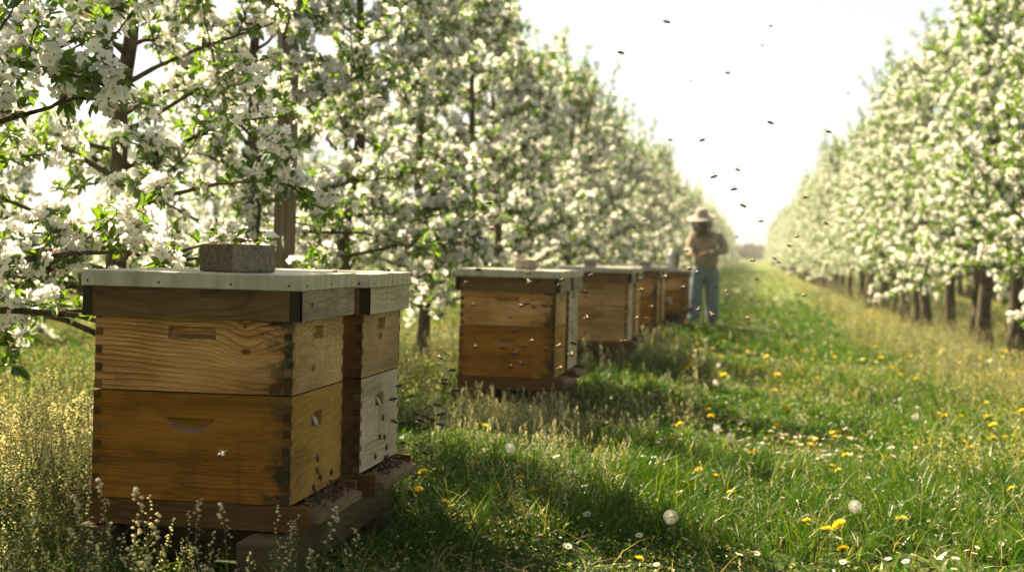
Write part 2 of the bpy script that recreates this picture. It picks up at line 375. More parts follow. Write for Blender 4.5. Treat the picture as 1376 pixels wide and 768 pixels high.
# ------------------------------------------------------------------ weeds (shepherd's purse like)
OCT = np.array([(1,0,0),(-1,0,0),(0,1,0),(0,-1,0),(0,0,1),(0,0,-1)], float)
OCF = np.array([(0,2,4),(2,1,4),(1,3,4),(3,0,4),(2,0,5),(1,2,5),(3,1,5),(0,3,5)])
def weed_template(seed, h=.26, nh=16, nl=7, head=(.74, .71, .44), fine=True):
    r = np.random.default_rng(seed); V, T, C = [], [], []; o = 0
    def add(v, f, c):
        nonlocal o
        v = np.asarray(v, float); V.append(v); T.append(np.asarray(f)+o); C.append(np.tile(c, (len(v), 1))); o += len(v)
    def stem(p, q, r0_, r1_, c):
        p, q = np.array(p), np.array(q); a = np.array([[math.cos(t), math.sin(t), 0] for t in (0, 2.1, 4.2)])
        add(np.concatenate([p+a*r0_, q+a*r1_]), [(0,1,4),(0,4,3),(1,2,5),(1,5,4),(2,0,3),(2,3,5)], c)
    def main(x0_, y0_, h, ang, le, nh):
        p = np.array([x0_, y0_, 0.]); pts = [p]; d = np.array([math.cos(ang)*le, math.sin(ang)*le, 1.])
        for i in range(4):
            d[:2] += r.normal(0, .07, 2); p = p+d*h/4/np.linalg.norm(d); pts.append(p)
        for i in range(4): stem(pts[i], pts[i+1], .0016-.0003*i, .0013-.0003*i, np.array([.19, .22, .07]))
        for j in range(nh):
            t = 1-.62*(j/nh)**1.2; i = min(3, int(t*4)); b = pts[i]*(1-(t*4-i))+pts[i+1]*(t*4-i) if t < 1 else pts[4]
            a = r.uniform(0, 6.28); ln = (.004+.016*(1-t)*2)*r.uniform(.7, 1.3)
            e = b+np.array([math.cos(a)*ln, math.sin(a)*ln, ln*.45])
            if ln > .008: stem(b, e, .0005, .0004, np.array([.24, .26, .1]))
            s = r.uniform(.003, .0054)*(1.15 if t > .85 else .8)
            c = np.array(head)*r.uniform(.7, 1.2) if (t > .8 or r.random() < .5) else np.array([.24, .27, .09])
            add(OCT*np.array([s, s, s*.75])+e, OCF, c)
        for j in range(nl):
            t = r.uniform(.02, .5); i = min(3, int(t*4)); b = pts[i]*(1-(t*4-i))+pts[i+1]*(t*4-i)
            a = r.uniform(0, 6.28); ln = r.uniform(.018, .045); dd = np.array([math.cos(a), math.sin(a), r.uniform(.1, .7)]); sd = np.array([-math.sin(a), math.cos(a), 0])*ln*.16
            add([b, b+dd*ln*.5+sd, b+dd*ln*.5-sd, b+dd*ln*np.array([1, 1, .7])], [(0,1,2),(1,3,2)], np.array([.10, .16, .04])*r.uniform(.8, 1.3))
    main(0, 0, h, r.uniform(0, 6.28), r.uniform(0, .25), nh)
    for k in range(r.integers(1, 4) if fine else 1): main(r.normal(0, .008), r.normal(0, .008), h*r.uniform(.45, .8), r.uniform(0, 6.28), r.uniform(.2, .5), nh//2)
    return np.concatenate(V), np.concatenate(T), np.concatenate(C)
def scatter(temps, x, y, s, tint=None, z=None):
    V, T, C = [], [], []; o = 0; pick = rng.integers(0, len(temps), len(x)); z = gz(x, y) if z is None else z
    for t, (tv, tf, tc) in enumerate(temps):
        k = np.where(pick == t)[0]; n = len(k)
        if not n: continue
        a = rng.uniform(0, 6.28, n); ca, sa = np.cos(a)[:, None], np.sin(a)[:, None]; sc = s[k][:, None]
        vx = (tv[None, :, 0]*ca-tv[None, :, 1]*sa)*sc+x[k][:, None]; vy = (tv[None, :, 0]*sa+tv[None, :, 1]*ca)*sc+y[k][:, None]; vz = tv[None, :, 2]*sc+z[k][:, None]-.01
        V.append(np.stack([vx, vy, vz], 2).reshape(-1, 3)); T.append((tf[None]+np.arange(n)[:, None, None]*len(tv)+o).reshape(-1, 3))
        c = np.tile(tc[None], (n, 1, 1))*rng.uniform(.8, 1.2, (n, 1, 1))
        if tint is not None: c = c*tint[k][:, None, :]
        C.append(c.reshape(-1, 3)); o += n*len(tv)
    return np.concatenate(V), np.concatenate(T), np.concatenate(C)
WT = [weed_template(100+i, .25+.02*i) for i in range(6)]
WF = [weed_template(200+i, .26, 9, 4, (.60, .58, .33), False) for i in range(3)]
wx, wy, ws = [], [], []
def patch(n, x0, x1, y0, y1, s0, s1, thr=.35, sd=71):
    x = rng.uniform(x0, x1, n); y = rng.uniform(y0, y1, n); k = keep(x, y) & (vnoise(x*2.2, y*1.6, sd) > thr*rng.uniform(.7, 1.3, n))
    wx.append(x[k]); wy.append(y[k]); ws.append(rng.uniform(s0, s1, k.sum()))
patch(1500, -2.9, -1.62, 3.9, 5.6, .55, 1.0, .25)       # sunlit weeds left of the front hives
patch(260, -2.3, -1.6, 2.9, 3.9, .5, .9)
patch(110, -1.75, -.92, 2.6, 3.28, .45, .75, .3)      # around the stand, in front of it
patch(1000, -1.25, -.4, 4.7, 7.2, .2, .48, .3)       # between front pair and second pair
patch(300, -1.5, -.75, 6.6, 7.35, .35, .6, .1)
patch(300, -.85, -.2, 7.3, 9.5, .3, .6, .4)
patch(500, -1.5, -.3, 9.5, 13.5, .6, 1.1, .4)
patch(420, -.9, 2.3, 2.2, 6.5, .3, .6, .6)
patch(1100, .9, 3.2, 5, 10, .2, .5, .4)
WX, WY, WS = map(np.concatenate, (wx, wy, ws))
v1 = scatter(WT, WX, WY, WS)
wx, wy, ws = [], [], []
patch(2400, -3.4, -1.5, 5.6, 14, .6, 1.25, .35)
patch(1200, -5, -1.6, 14, 30, .8, 1.5, .4)
patch(3800, 1.2, 4.2, 9, 22, .6, 1.2, .35)
patch(1600, 1.5, 4.5, 22, 50, .9, 1.7, .3)
patch(900, -7.5, -5, 8, 20, .8, 1.4, .3)
WX, WY, WS = map(np.concatenate, (wx, wy, ws))
v2 = scatter(WF, WX, WY, WS*1.0, np.tile(np.array([1., .98, .9]), (len(WX), 1)))
o = link('weeds', mesh_np('weeds', np.concatenate([v1[0], v2[0]]), [np.concatenate([v1[1], v2[1]+len(v1[0])])], [M['weed']], col=np.concatenate([v1[2], v2[2]])))
tag(o, 'pale seeding weeds standing around the hives and along the tree rows', 'weeds', kind='stuff')
print('weed tris', len(v1[1])+len(v2[1]))
# tiny far flower specks, uncountable
def specks(n, y0, y1, s, cols, name, label, hh):
    x, y = in_view(n, y0, y1); k = keep(x, y) & (vnoise(x*.8, y*.5, 81) > .35); x, y = x[k], y[k]; n = len(x)
    t = [(OCT*np.array([1, 1, .45])+np.array([0, 0, 0]), OCF, np.tile(np.array(c), (6, 1))) for c in cols]
    h = rng.uniform(hh*.5, hh, n)
    sp = scatter(t, x, y, s*rng.uniform(.6, 1.3, n), z=gz(x, y)+h)
    o = link(name, mesh_np(name, sp[0], [sp[1]], [M['weed']], col=sp[2])); tag(o, label, 'flowers', kind='stuff')
specks(1500, 10, 60, .02, [(.75, .5, .02), (.7, .48, .02), (.75, .73, .65)], 'meadow_flowers', 'tiny yellow and white flowers dotted far down the grassy aisle', .16)
specks(3200, 2.2, 10, .0055, [(.75, .74, .66), (.7, .6, .5)], 'small_white_flowers', 'tiny white chickweed flowers scattered low in the near grass', .07)

# ------------------------------------------------------------------ apple trees
def petals_template():
    """5 cupped petals, radius 1, facing +z"""
    V, T = [], []; o = 0
    for k in range(5):
        a = k*2*math.pi/5; e = np.array([math.cos(a), math.sin(a), 0]); s = np.array([-math.sin(a), math.cos(a), 0]); z = np.array([0, 0, 1.])
        w = .46
        P = [e*.08, e*.5+s*w*.85+z*.12, e*.55+z*.03, e*.5-s*w*.85+z*.12, e*.9+s*w*.62+z*.34, e*1.0+z*.26, e*.9-s*w*.62+z*.34]
        V += P; T += [(o, o+2, o+1), (o, o+3, o+2), (o+1, o+2, o+5), (o+1, o+5, o+4), (o+2, o+3, o+6), (o+2, o+6, o+5)]; o += 7
    return np.array(V), np.array(T)
PT_V, PT_T = petals_template()
LF_V = np.array([(0,0,0),(.3,.21,.04),(.33,0,-.03),(.3,-.21,.04),(.72,.17,.02),(.72,0,-.07),(.72,-.17,.02),(1,0,-.13)], float)
LF_T = np.array([(0,2,1),(0,3,2),(1,2,5),(1,5,4),(2,3,6),(2,6,5),(4,5,7),(5,6,7)])
def place(tv, tf, pos, e1, e2, e3, s):
    n = len(pos); V = pos[:, None]+s[:, None, None]*(tv[None, :, 0:1]*e1[:, None]+tv[None, :, 1:2]*e2[:, None]+tv[None, :, 2:3]*e3[:, None])
    return V.reshape(-1, 3), (tf[None]+np.arange(n)[:, None, None]*len(tv)).reshape(-1, 3)
def make_tree(seed, H, RX, nl=40, spacing=.078, base=.45, dens=1., tr=.062):
    r = np.random.default_rng(seed)
    tb, bb = MB(), MB(); P, D = [], []
    wob = r.normal(0, .03, (12, 2)).cumsum(0)*.8; wob -= wob[0]
    tz = np.linspace(-.06, H*.93, 12); tp = [(wob[i, 0], wob[i, 1], tz[i]) for i in range(12)]
    tb.tube(tp, [tr*(1-.78*(i/11)**.9)*(1.35 if i == 0 else 1) for i in range(12)], 9)
    def tpos(z):
        i = min(10, max(0, int((z+.06)/(H*.93+.06)*11))); f = (z-tz[i])/(tz[i+1]-tz[i]); return np.array(tp[i])*(1-f)+np.array(tp[i+1])*f
    def spurs(pts, t0, sp):
        pts = np.array(pts); seg = np.linalg.norm(np.diff(pts, axis=0), axis=1); Ltot = seg.sum(); cum = np.concatenate([[0], seg.cumsum()])
        s = t0*Ltot
        while s < Ltot:
            i = min(len(seg)-1, np.searchsorted(cum, s)-1 if s > 0 else 0); f = (s-cum[i])/seg[i]
            p = pts[i]*(1-f)+pts[i+1]*f; d = (pts[i+1]-pts[i])/seg[i]
            q = r.normal(size=3); q -= d*q.dot(d); q /= np.linalg.norm(q); q[2] = abs(q[2])*.8+.1
            P.append(p+q*r.uniform(.01, .05)); D.append(q+d*.4+np.array([0, 0, .35])); s += sp*r.uniform(.5, 1.6)
        P.append(pts[-1]); D.append(pts[-1]-pts[-2]+np.array([0, 0, .01]))
    for i in range(nl):
        f = (i+r.uniform(0, 1))/nl; z = base+(H*.92-base)*f**1.12
        az = i*2.399+r.uniform(-.5, .5); ln = RX*(1-.76*f**1.1)*r.uniform(.72, 1.15); el = r.uniform(.0, .55)+.25*f
        if f < .15: el -= .14
        p = tpos(z); pts = [p]; d = np.array([math.cos(az)*math.cos(el), math.sin(az)*math.cos(el), math.sin(el)])
        for k in range(5):
            d = d+r.normal(0, .13, 3)+np.array([0, 0, .03 if f > .15 else -.02]); d /= np.linalg.norm(d); p = p+d*ln/5; pts.append(p)
        rr = .017*(1-.5*f); bb.tube(pts, [rr*(1-.15*k) for k in range(6)], 6)
        spurs(pts, .3, spacing*1.1)
        for k in range(int(r.integers(4, 6))):
            t = r.uniform(.22, .98)*5; j = min(4, int(t)); q = pts[j]*(1-(t-j))+pts[j+1]*(t-j)
            dd = pts[j+1]-pts[j]; dd /= np.linalg.norm(dd); dd = dd*.6+r.normal(0, .6, 3)+np.array([0, 0, .22]); dd /= np.linalg.norm(dd)
            l2 = r.uniform(.16, .48)*(1-.3*f); tw = [q]
            for _ in range(3): dd = dd+r.normal(0, .16, 3)+np.array([0, 0, .05]); dd /= np.linalg.norm(dd); q = q+dd*l2/3; tw.append(q)
            bb.tube(tw, [.0055, .0045, .0035, .002], 4); spurs(tw, .15, spacing*(1+.45*f))
    # upright shoots at the top and outer crown
    for i in range(15):
        z = H*r.uniform(.74, .93) if i < 12 else r.uniform(.5, .8)*H; a = r.uniform(0, 6.28); rad = RX*.35*r.uniform(.1, 1)
        q = tpos(min(z, H*.92))+np.array([math.cos(a)*rad, math.sin(a)*rad, 0]); tw = [q]; dd = np.array([math.cos(a)*.2, math.sin(a)*.2, 1.]); l2 = r.uniform(.35, .95)
        for _ in range(4): dd = dd+r.normal(0, .12, 3); dd /= np.linalg.norm(dd); q = q+dd*l2/4; tw.append(q)
        bb.tube(tw, [.006, .005, .004, .003, .002], 4); spurs(tw, .1, .075)
    P = np.array(P); D = np.array(D); D /= np.linalg.norm(D, axis=1, keepdims=True)
    n = len(P); bloom = r.uniform(0, 1, n) < .74*dens*(1-.6*np.clip((P[:, 2]-H*.85)/.4, 0, 1))
    # flowers
    ci = np.repeat(np.where(bloom)[0], r.integers(4, 11, bloom.sum()))
    nf = len(ci); dr = D[ci]+r.normal(0, .75, (nf, 3)); dr /= np.linalg.norm(dr, axis=1, keepdims=True)
    pos = P[ci]+dr*r.uniform(.02, .062, (nf, 1)); isb = r.uniform(0, 1, nf) < .14
    e1, e2, e3 = frames(dr+r.normal(0, .25, (nf, 3)), r)
    k = ~isb; vf, tf = place(PT_V, PT_T, pos[k], e1[k], e2[k], e3[k], r.uniform(.021, .030, k.sum()))
    vs_, ts_ = place(OCT*np.array([.2, .2, .3])+np.array([0, 0, .2]), OCF, pos[k], e1[k], e2[k], e3[k], np.full(k.sum(), .02))
    vb, tb_ = place(OCT*np.array([1, 1, 1.3]), OCF, pos[isb], e1[isb], e2[isb], e3[isb], r.uniform(.005, .009, isb.sum()))
    V = np.concatenate([vf, vs_, vb]); T = np.concatenate([tf, ts_+len(vf), tb_+len(vf)+len(vs_)])
    mi = np.concatenate([np.zeros(len(tf)), np.ones(len(ts_)), np.full(len(tb_), 2)])
    blossom = mesh_np('blossom', V, [T], [M['petal'], M['stamen'], M['bud']], mi)
    # leaves
    cl = np.repeat(np.arange(n), r.integers(8, 15, n)); m_ = len(cl)
    ld = D[cl]*.25+r.normal(0, .75, (m_, 3)); ld /= np.linalg.norm(ld, axis=1, keepdims=True)
    upv = np.array([0, 0, 1.])+r.normal(0, .45, (m_, 3)); s_ = np.cross(upv, ld); s_ /= np.linalg.norm(s_, axis=1, keepdims=True); u_ = np.cross(ld, s_)
    vl, tl = place(LF_V, LF_T, P[cl]+ld*.008, ld, s_, u_, r.uniform(.030, .068, m_))
    leaves = mesh_np('leaves', vl, [tl], [M['leaf']])
    t_ = tb.build('trunk', M['bark']); b_ = bb.build('branches', M['bark'])
    tm, bm_ = t_.data, b_.data; bpy.data.objects.remove(t_); bpy.data.objects.remove(b_)
    print('tree', seed, n, 'clusters', nf, 'flowers', m_, 'leaves')
    return tm, bm_, leaves, blossom
TREES = [make_tree(11, 3.5, 1.22), make_tree(12, 3.65, 1.15), make_tree(13, 3.4, 1.2), make_tree(14, 3.7, 1.1)]
TALL = [make_tree(21, 4.6, 1.2, 56, .1, .85, .76, .09), make_tree(22, 4.8, 1.25, 58, .1, .85, .76, .1), make_tree(23, 4.45, 1.15, 54, .1, .88, .76, .085)]
ORD = ['first', 'second', 'third', 'fourth', 'fifth', 'sixth', 'seventh', 'eighth', 'ninth', 'tenth', 'eleventh', 'twelfth', 'thirteenth', 'fourteenth', 'fifteenth', 'sixteenth', 'seventeenth', 'eighteenth', 'nineteenth', 'twentieth', 'twenty-first', 'twenty-second', 'twenty-third', 'twenty-fourth', 'twenty-fifth']
def tree(x, y, var, sc, rz, label, group):
    o = empty('apple_tree', (x, y, float(gz(x, y))), label, 'apple tree', group, rz); o.scale = (sc, sc, sc)
    for nm, me in zip(('trunk', 'branches', 'leaves', 'blossom'), var):
        c = bpy.data.objects.new(nm, me); COL.objects.link(c); c.parent = o
def row(x, ystart, yend, step, variants, where, nnamed, first=(), scl=1.):
    y = ystart; i = 0; seq = list(first); 
    while y < yend:
        if seq: y = seq.pop(0)
        lab = f'{ORD[i]} blossoming apple tree from the camera in {where}' if i < nnamed else f'small far blossoming apple tree deep down {where}'
        tree(x+(random.uniform(-.1, .1) if i > 4 else 0), y, variants[random.randrange(len(variants))] if i > 3 else variants[i % len(variants)], scl*random.uniform(.85, 1.05), random.uniform(0, 6.28), lab, f'apple trees in {where}')
        y += step*random.uniform(.88, 1.12); i += 1
row(TR1X, 4.2, 195, 1.75, TREES, 'the row right behind the hives', 14, (4.15, 5.9, 7.75, 9.4, 11.6))
row(TR2X, 7.5, 60, 2.3, TREES, 'the second row on the left', 8, scl=.64)
row(TRR, 10.8, 200, 1.85, TALL, 'the tall row right of the aisle', 14)
row(TRR2, 24, 90, 1.9, TALL, 'the row behind the tall right row', 2)

for yy in (2.35, .6, -1.2, -3., -4.8, -6.6): tree(TR1X-.1, yy, TREES[int(yy*7) % 4], 1., yy*2.3, 'blossoming apple tree of the hive row added unseen beside or behind the camera', 'apple trees in the row right behind the hives')  # row continued out of view, added to cut the flat sky fill
for yy in (8.9, 7., 5.1, 3.2, 1.3, -.6, -2.5, -4.4, -6.3): tree(TRR, yy, TALL[int(yy*7) % 3], 1., yy*2.3, 'tall blossoming apple tree of the right row added unseen beside or behind the camera', 'apple trees in the tall row right of the aisle')  # unseen right row trees, likewise added to block fill and raise contrast
# grey support post in the left row
k = NT('post_wood'); P = k.obj(); nz = k.noise(k.vmath('MULTIPLY', P, (60, 60, 3)), 1, 4, .6)
bs_ = k.n('ShaderNodeBsdfPrincipled'); bs_.inputs['Roughness'].default_value = .9; k.l(k.ramp(nz, [(.3, (.05, .037, .026)), (.5, (.19, .145, .10)), (.75, (.29, .235, .17))]), bs_.inputs['Base Color'])
bp = k.n('ShaderNodeBump'); bp.inputs['Distance'].default_value = .006; k.l(nz, bp.inputs['Height']); k.l(bp.outputs[0], bs_.inputs['Normal']); k.l(bs_.outputs[0], k.out.inputs[0]); POSTM = k.m
pb = MB(); pp = at(383, 240, 7.75); gzp = float(gz(pp.x, 7.72))
pb.tube([(0, 0, -.1), (.005, 0, 1.2), (-.005, .01, 2.4), (0, 0, 3.15)], [.055, .054, .052, .05], 14)
po = pb.build('support_post', POSTM); po.location = (pp.x*7.45/7.75, 7.45, gzp)
tag(po, 'weathered grey wooden post standing beside an apple trunk behind the hives', 'post')

# ------------------------------------------------------------------ hives
AMB = wood('amber_side', (.74, .43, .165), (.19, .072, .013), 90, .016, [(-.108, 0, .095, .034, .034), (-.112, 0, .150, .014, .012)], .3, seed=1, edge=1., vstain=.25)
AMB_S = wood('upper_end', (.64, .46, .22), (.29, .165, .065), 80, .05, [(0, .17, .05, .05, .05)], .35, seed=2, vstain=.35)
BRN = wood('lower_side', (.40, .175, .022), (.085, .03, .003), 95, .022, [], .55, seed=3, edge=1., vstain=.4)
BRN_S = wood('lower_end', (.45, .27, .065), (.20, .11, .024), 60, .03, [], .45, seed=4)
END = wood('joint_end_grain', (.085, .052, .022), (.04, .026, .012), 200, .01, [], .6, seed=5)
END2 = wood('joint_end_light', (.20, .125, .05), (.11, .065, .025), 160, .01, [], .5, seed=25)
CUTD = wood('handle_cut_dark', (.30, .19, .11), (.14, .08, .045), 60, .06, [], .5, seed=31)
CUTL = wood('handle_cut', (.40, .25, .12), (.16, .08, .03), 60, .06, [], .5, seed=32)
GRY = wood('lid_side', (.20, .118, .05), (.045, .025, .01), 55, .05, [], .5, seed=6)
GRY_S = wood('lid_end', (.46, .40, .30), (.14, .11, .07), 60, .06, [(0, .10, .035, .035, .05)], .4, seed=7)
DRK = wood('lid_corner', (.045, .04, .025), (.02, .018, .01), 120, .03, [], .5, seed=8)
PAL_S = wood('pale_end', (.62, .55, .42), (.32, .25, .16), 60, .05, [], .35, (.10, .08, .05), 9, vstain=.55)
AMB2_S = wood('golden_end', (.60, .43, .24), (.28, .17, .08), 60, .06, [(0, .2, .1, .06, .05)], .3, seed=10)
RED = wood('red_side', (.33, .155, .06), (.14, .06, .02), 70, .02, [], .5, seed=11, edge=.7)
TAN = wood('tan_side', (.52, .32, .14), (.20, .105, .04), 70, .04, [(-.3, 0, .06, .03, .03)], .5, seed=12, vstain=.3)
STAND = wood('stand_wood', (.16, .12, .068), (.05, .035, .02), 50, .04, [], .45, seed=13)
FLOORW = wood('floor_wood', (.17, .09, .03), (.07, .035, .01), 60, .03, [], .4, seed=14)
PALW = wood('landing_wood', (.25, .18, .105), (.10, .07, .04), 60, .03, [], .55, seed=15)
def tin_mat():
    k = NT('galvanised_sheet'); P = k.obj(); b = k.n('ShaderNodeBsdfPrincipled')
    n = k.noise(P, 14, 5, .65); n2 = k.noise(k.vmath('MULTIPLY', P, (25, 25, 6)), 1, 4, .6)
    c = k.ramp(n, [(.3, (.40, .375, .315)), (.7, (.56, .53, .455))]); c = k.mix(k.ramp(n2, [(.42, 0), (.7, .8)]), c, (.29, .27, .18))
    c = k.mix(k.ramp(k.noise(P, 90, 3, .7), [(.6, 0), (.8, .35)]), c, (.22, .2, .15))
    k.l(c, b.inputs['Base Color']); b.inputs['Metallic'].default_value = .2; k.l(k.ramp(n2, [(.3, .38), (.7, .6)]), b.inputs['Roughness'])
    bp = k.n('ShaderNodeBump'); bp.inputs['Strength'].default_value = .25; bp.inputs['Distance'].default_value = .004; k.l(k.noise(P, 5, 3, .5), bp.inputs['Height']); k.l(bp.outputs[0], b.inputs['Normal'])
    k.l(b.outputs[0], k.out.inputs[0]); return k.m
TIN = tin_mat(); NAIL = simple('nail_rust', (.10, .06, .04), .6, .5)
CHIP = simple('pale_chipped_wood', (.50, .43, .34), .8)

def panel(mb, org, ud, nd, width, H, mi, hand=None):
    """flat board face from org along ud (width) and z (H); nd outward. hand=(cx,ztop,w,h,depth,arc)"""
    o, u, n = Vector(org), Vector(ud), Vector(nd); z = Vector((0, 0, 1))
    pt = lambda a, b, d=0: o+u*a+z*b-n*d
    if not hand:
        mb.add([pt(0, 0), pt(width, 0), pt(width, H), pt(0, H)], [(0, 1, 2, 3)], mi); return
    cx, zt, w, h, dp, arc = hand; a0, a1, zb = cx-w/2, cx+w/2, zt-h
    for (p, q, r_, s_) in ((0, 0, width, zb), (0, zt, width, H), (0, zb, a0, zt), (a1, zb, width, zt)):
        mb.add([pt(p, q), pt(r_, q), pt(r_, s_), pt(p, s_)], [(0, 1, 2, 3)], mi)
    N = 14
    us = [a0+w*i/N for i in range(N+1)]
    if arc: zs = [zt-h*min(1, max(0, 1-abs(2*i/N-1)**2.6)) for i in range(N+1)]
    else: zs = [zb+.002*math.sin(i*1.7) if 0 < i < N else zb for i in range(N+1)]; zs = [max(zb, q) for q in zs]
    ds = [dp*(zt-q)/h for q in zs]
    for i in range(N):
        j = i+1
        if arc: mb.add([pt(us[i], zb), pt(us[j], zb), pt(us[j], zs[j]), pt(us[i], zs[i])], [(0, 1, 2, 3)], mi)
        elif zs[i] > zb or zs[j] > zb: mb.add([pt(us[i], zb), pt(us[j], zb), pt(us[j], zs[j]), pt(us[i], zs[i])], [(0, 1, 2, 3)], mi)
        mb.add([pt(us[i], zs[i]), pt(us[j], zs[j]), pt(us[j], zs[j]+(zt-zs[j])*.4, ds[j]*.75), pt(us[i], zs[i]+(zt-zs[i])*.4, ds[i]*.75)], [(0, 1, 2, 3)], 4)
        mb.add([pt(us[i], zs[i]+(zt-zs[i])*.4, ds[i]*.75), pt(us[j], zs[j]+(zt-zs[j])*.4, ds[j]*.75), pt(us[j], zt, ds[j]), pt(us[i], zt, ds[i])], [(0, 1, 2, 3)], mi)
        mb.add([pt(us[i], zt, ds[i]), pt(us[j], zt, ds[j]), pt(us[j], zt), pt(us[i], zt)], [(0, 1, 2, 3)], mi)
    if not arc:
        for a in (a0, a1): mb.add([pt(a, zb), pt(a, zb+h*.4, dp*.75), pt(a, zt, dp), pt(a, zt)], [(0, 1, 2, 3)], mi)

def hive_box(name, L, W, H, mats, parent, zoff, handles, jn=6, jt=.019, joints=True, seed=0, side_cover=None):
    """box with its right near corner at the origin: x from -L to 0, y from 0 to W. mats: side, end, joint"""
    r = random.Random(seed); mb = MB(); e = .0012
    panel(mb, (-L, 0, 0), (1, 0, 0), (0, -1, 0), L, H, 0, handles[0])
    panel(mb, (0, 0, 0), (0, 1, 0), (1, 0, 0), W, H, 1, handles[1])
    panel(mb, (0, W, 0), (-1, 0, 0), (0, 1, 0), L, H, 0, None)
    panel(mb, (-L, W, 0), (0, -1, 0), (-1, 0, 0), W, H, 1, None)
    mb.add([(-L, 0, H), (0, 0, H), (0, W, H), (-L, W, H)], [(0, 1, 2, 3)], 0)
    mb.add([(-L, 0, 0), (0, 0, 0), (0, W, 0), (-L, W, 0)], [(3, 2, 1, 0)], 0)
    if joints:
        p = H/(2*jn+1)
        for i in range(2*jn+1):
            z0, z1 = i*p+.0012, (i+1)*p-.0012; q = lambda: r.uniform(-.0008, .0004)
            if i % 2 == 0:
                mb.box((-jt+q()*3, -e+q(), z0+q()), (-.002, .01, z1+q()), r.choice((2, 2, 2, 2, 3))); mb.box((-L+.002, -e+q(), z0+q()), (-L+jt+q()*3, .01, z1), r.choice((2, 2, 2, 2, 3)))
            else:
                mb.box((-.01, .002, z0), (e+q(), jt*.7+q(), z1), 3); mb.box((-.01, W-jt*.7, z0), (e+q(), W-.002, z1), 3)
    o = mb.build(name, mats, parent); o.location = (0, 0, zoff)
    return o
def make_hive(x, y, zb, label, mats, hseed, hole=True, group=None, detail=True, rot=0):
    """origin at the ground under the near right corner; mats: upper side/end, lower side/end, lid side/end"""
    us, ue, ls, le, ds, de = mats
    z0 = zb-.06
    h = empty('beehive', (x, y, z0), label, 'beehive', group or 'wooden beehives standing along the tree row', rot)
    h_ref = h
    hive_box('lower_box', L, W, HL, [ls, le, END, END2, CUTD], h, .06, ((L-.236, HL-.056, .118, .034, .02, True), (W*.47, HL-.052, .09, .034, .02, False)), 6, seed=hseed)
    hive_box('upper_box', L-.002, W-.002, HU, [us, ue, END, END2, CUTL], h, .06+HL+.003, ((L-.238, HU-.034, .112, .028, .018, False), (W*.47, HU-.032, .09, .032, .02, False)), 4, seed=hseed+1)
    # bottom board with landing board
    b = MB()
    b.box((-L-.004, .0, 0), (.043, .02, .058)); b.box((-L-.004, W-.02, 0), (.043, W, .058)); b.box((-L-.004, .02, 0), (-L+.016, W-.02, .058)); b.box((-L+.016, .02, .004), (-.0, W-.02, .03))
    fb = b.build('bottom_board', FLOORW, h, .0015)
    b = MB(); b.add([(-.01, .0215, .028), (.062, .0215, .016), (.062, W-.0215, .016), (-.01, W-.0215, .028), (-.01, .0215, .046), (.062, .0215, .034), (.062, W-.0215, .034), (-.01, W-.0215, .046)],
                    [(3,2,1,0),(4,5,6,7),(0,1,5,4),(1,2,6,5),(2,3,7,6),(3,0,4,7)])
    b.build('landing_board', PALW, h, .0015)
    # lid
    T = .06+HL+HU; ov = .0202
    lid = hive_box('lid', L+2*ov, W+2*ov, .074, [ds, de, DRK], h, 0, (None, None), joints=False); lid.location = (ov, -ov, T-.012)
    
    for cx0, cx1 in ((-.024, 0), (-L-2*ov, -L-2*ov+.022)): c = MB(); c.box((cx0, -.0015, .0), (cx1, .018, .0735)); c.build('corner_joint', DRK, lid)
    c = MB(); w = .004; A, B = L+2*ov+w, W+2*ov+w
    c.box((-A, -w, 0), (w, B, .036)); cv = c.build('metal_cover', TIN, lid, .003); cv.location = (0, 0, .068)
    if detail:
        for px in (-.97, -.64, -.31, -.05): c2 = MB(); c2.tube([(px*A, -w+.001, .012), (px*A, -w-.0015, .012+random.uniform(-.002, .002))], [.0032, .0025], 8); c2.build('nail', NAIL, cv)
        for py in (.08, .5, .9): c2 = MB(); c2.tube([(w-.001, py*B, .012), (w+.0015, py*B, .012)], [.0032, .0025], 8); c2.build('nail', NAIL, cv)
    if hole:
        c = MB(); r = random.Random(hseed)   # chipped pale wood in the end handle
        c.lathe([(0, .002), (.009, .003), (.016, .0005), (.013, -.003)], 9, c=(0, 0, 0), sx=1, sy=.7)
        ch = c.build('chipped_patch', CHIP, h); ch.rotation_euler = (0, R(62), 0); ch.location = (-.0035, W*.47+.0, .06+HL-.073)
    return h
rail_mb = None
def make_stand(x, yA, yB, ztop, label):
    g0 = min(float(gz(x-L, yA)), float(gz(x, yB)))-.03
    s = empty('hive_stand', (x, yA, g0), label, 'stand', 'timber stands under the hives')
    H = ztop-g0; rh = min(.11, H-.01)
    for k, (a, b, f0) in enumerate(((-.085, -.012, -.115), (-L-.03, -L+.056, -.02))):
        m_ = MB(); m_.box((a, f0, H-rh), (b, yB-yA+.08, H-.001)); m_.build('rail', STAND, s, .004)
    for yy in (.16, yB-yA-.1):
        m_ = MB(); m_.box((-L+.057, yy, H-rh+.01), (-.087, yy+.08, H-.022)); m_.build('crossbar', STAND, s, .004)
    for yy in (.12, yB-yA-.06):
        for xx in (-.09, -L+.0): 
            m_ = MB(); m_.box((xx-.02, yy-.02, 0), (xx+.09, yy+.11, H-rh-.002), 0, .003); m_.build('block', STAND, s, .006)
STONE = simple('paver_stone', (.19, .15, .105), .9, 0, .2, .55, 38, 1., 120)
k = NT('two_tone_stone'); P = k.obj(); sp = k.n('ShaderNodeSeparateXYZ'); k.l(P, sp.inputs[0]); nz = k.noise(P, 90, 5, .7)
a_ = k.ramp(k.math('MULTIPLY_ADD', k.math('SUBTRACT', k.noise(P, 25, 3, .6), .5), .02, sp.outputs[0]), [(0, 0), (.040, 0), (.047, 1), (1, 1)])
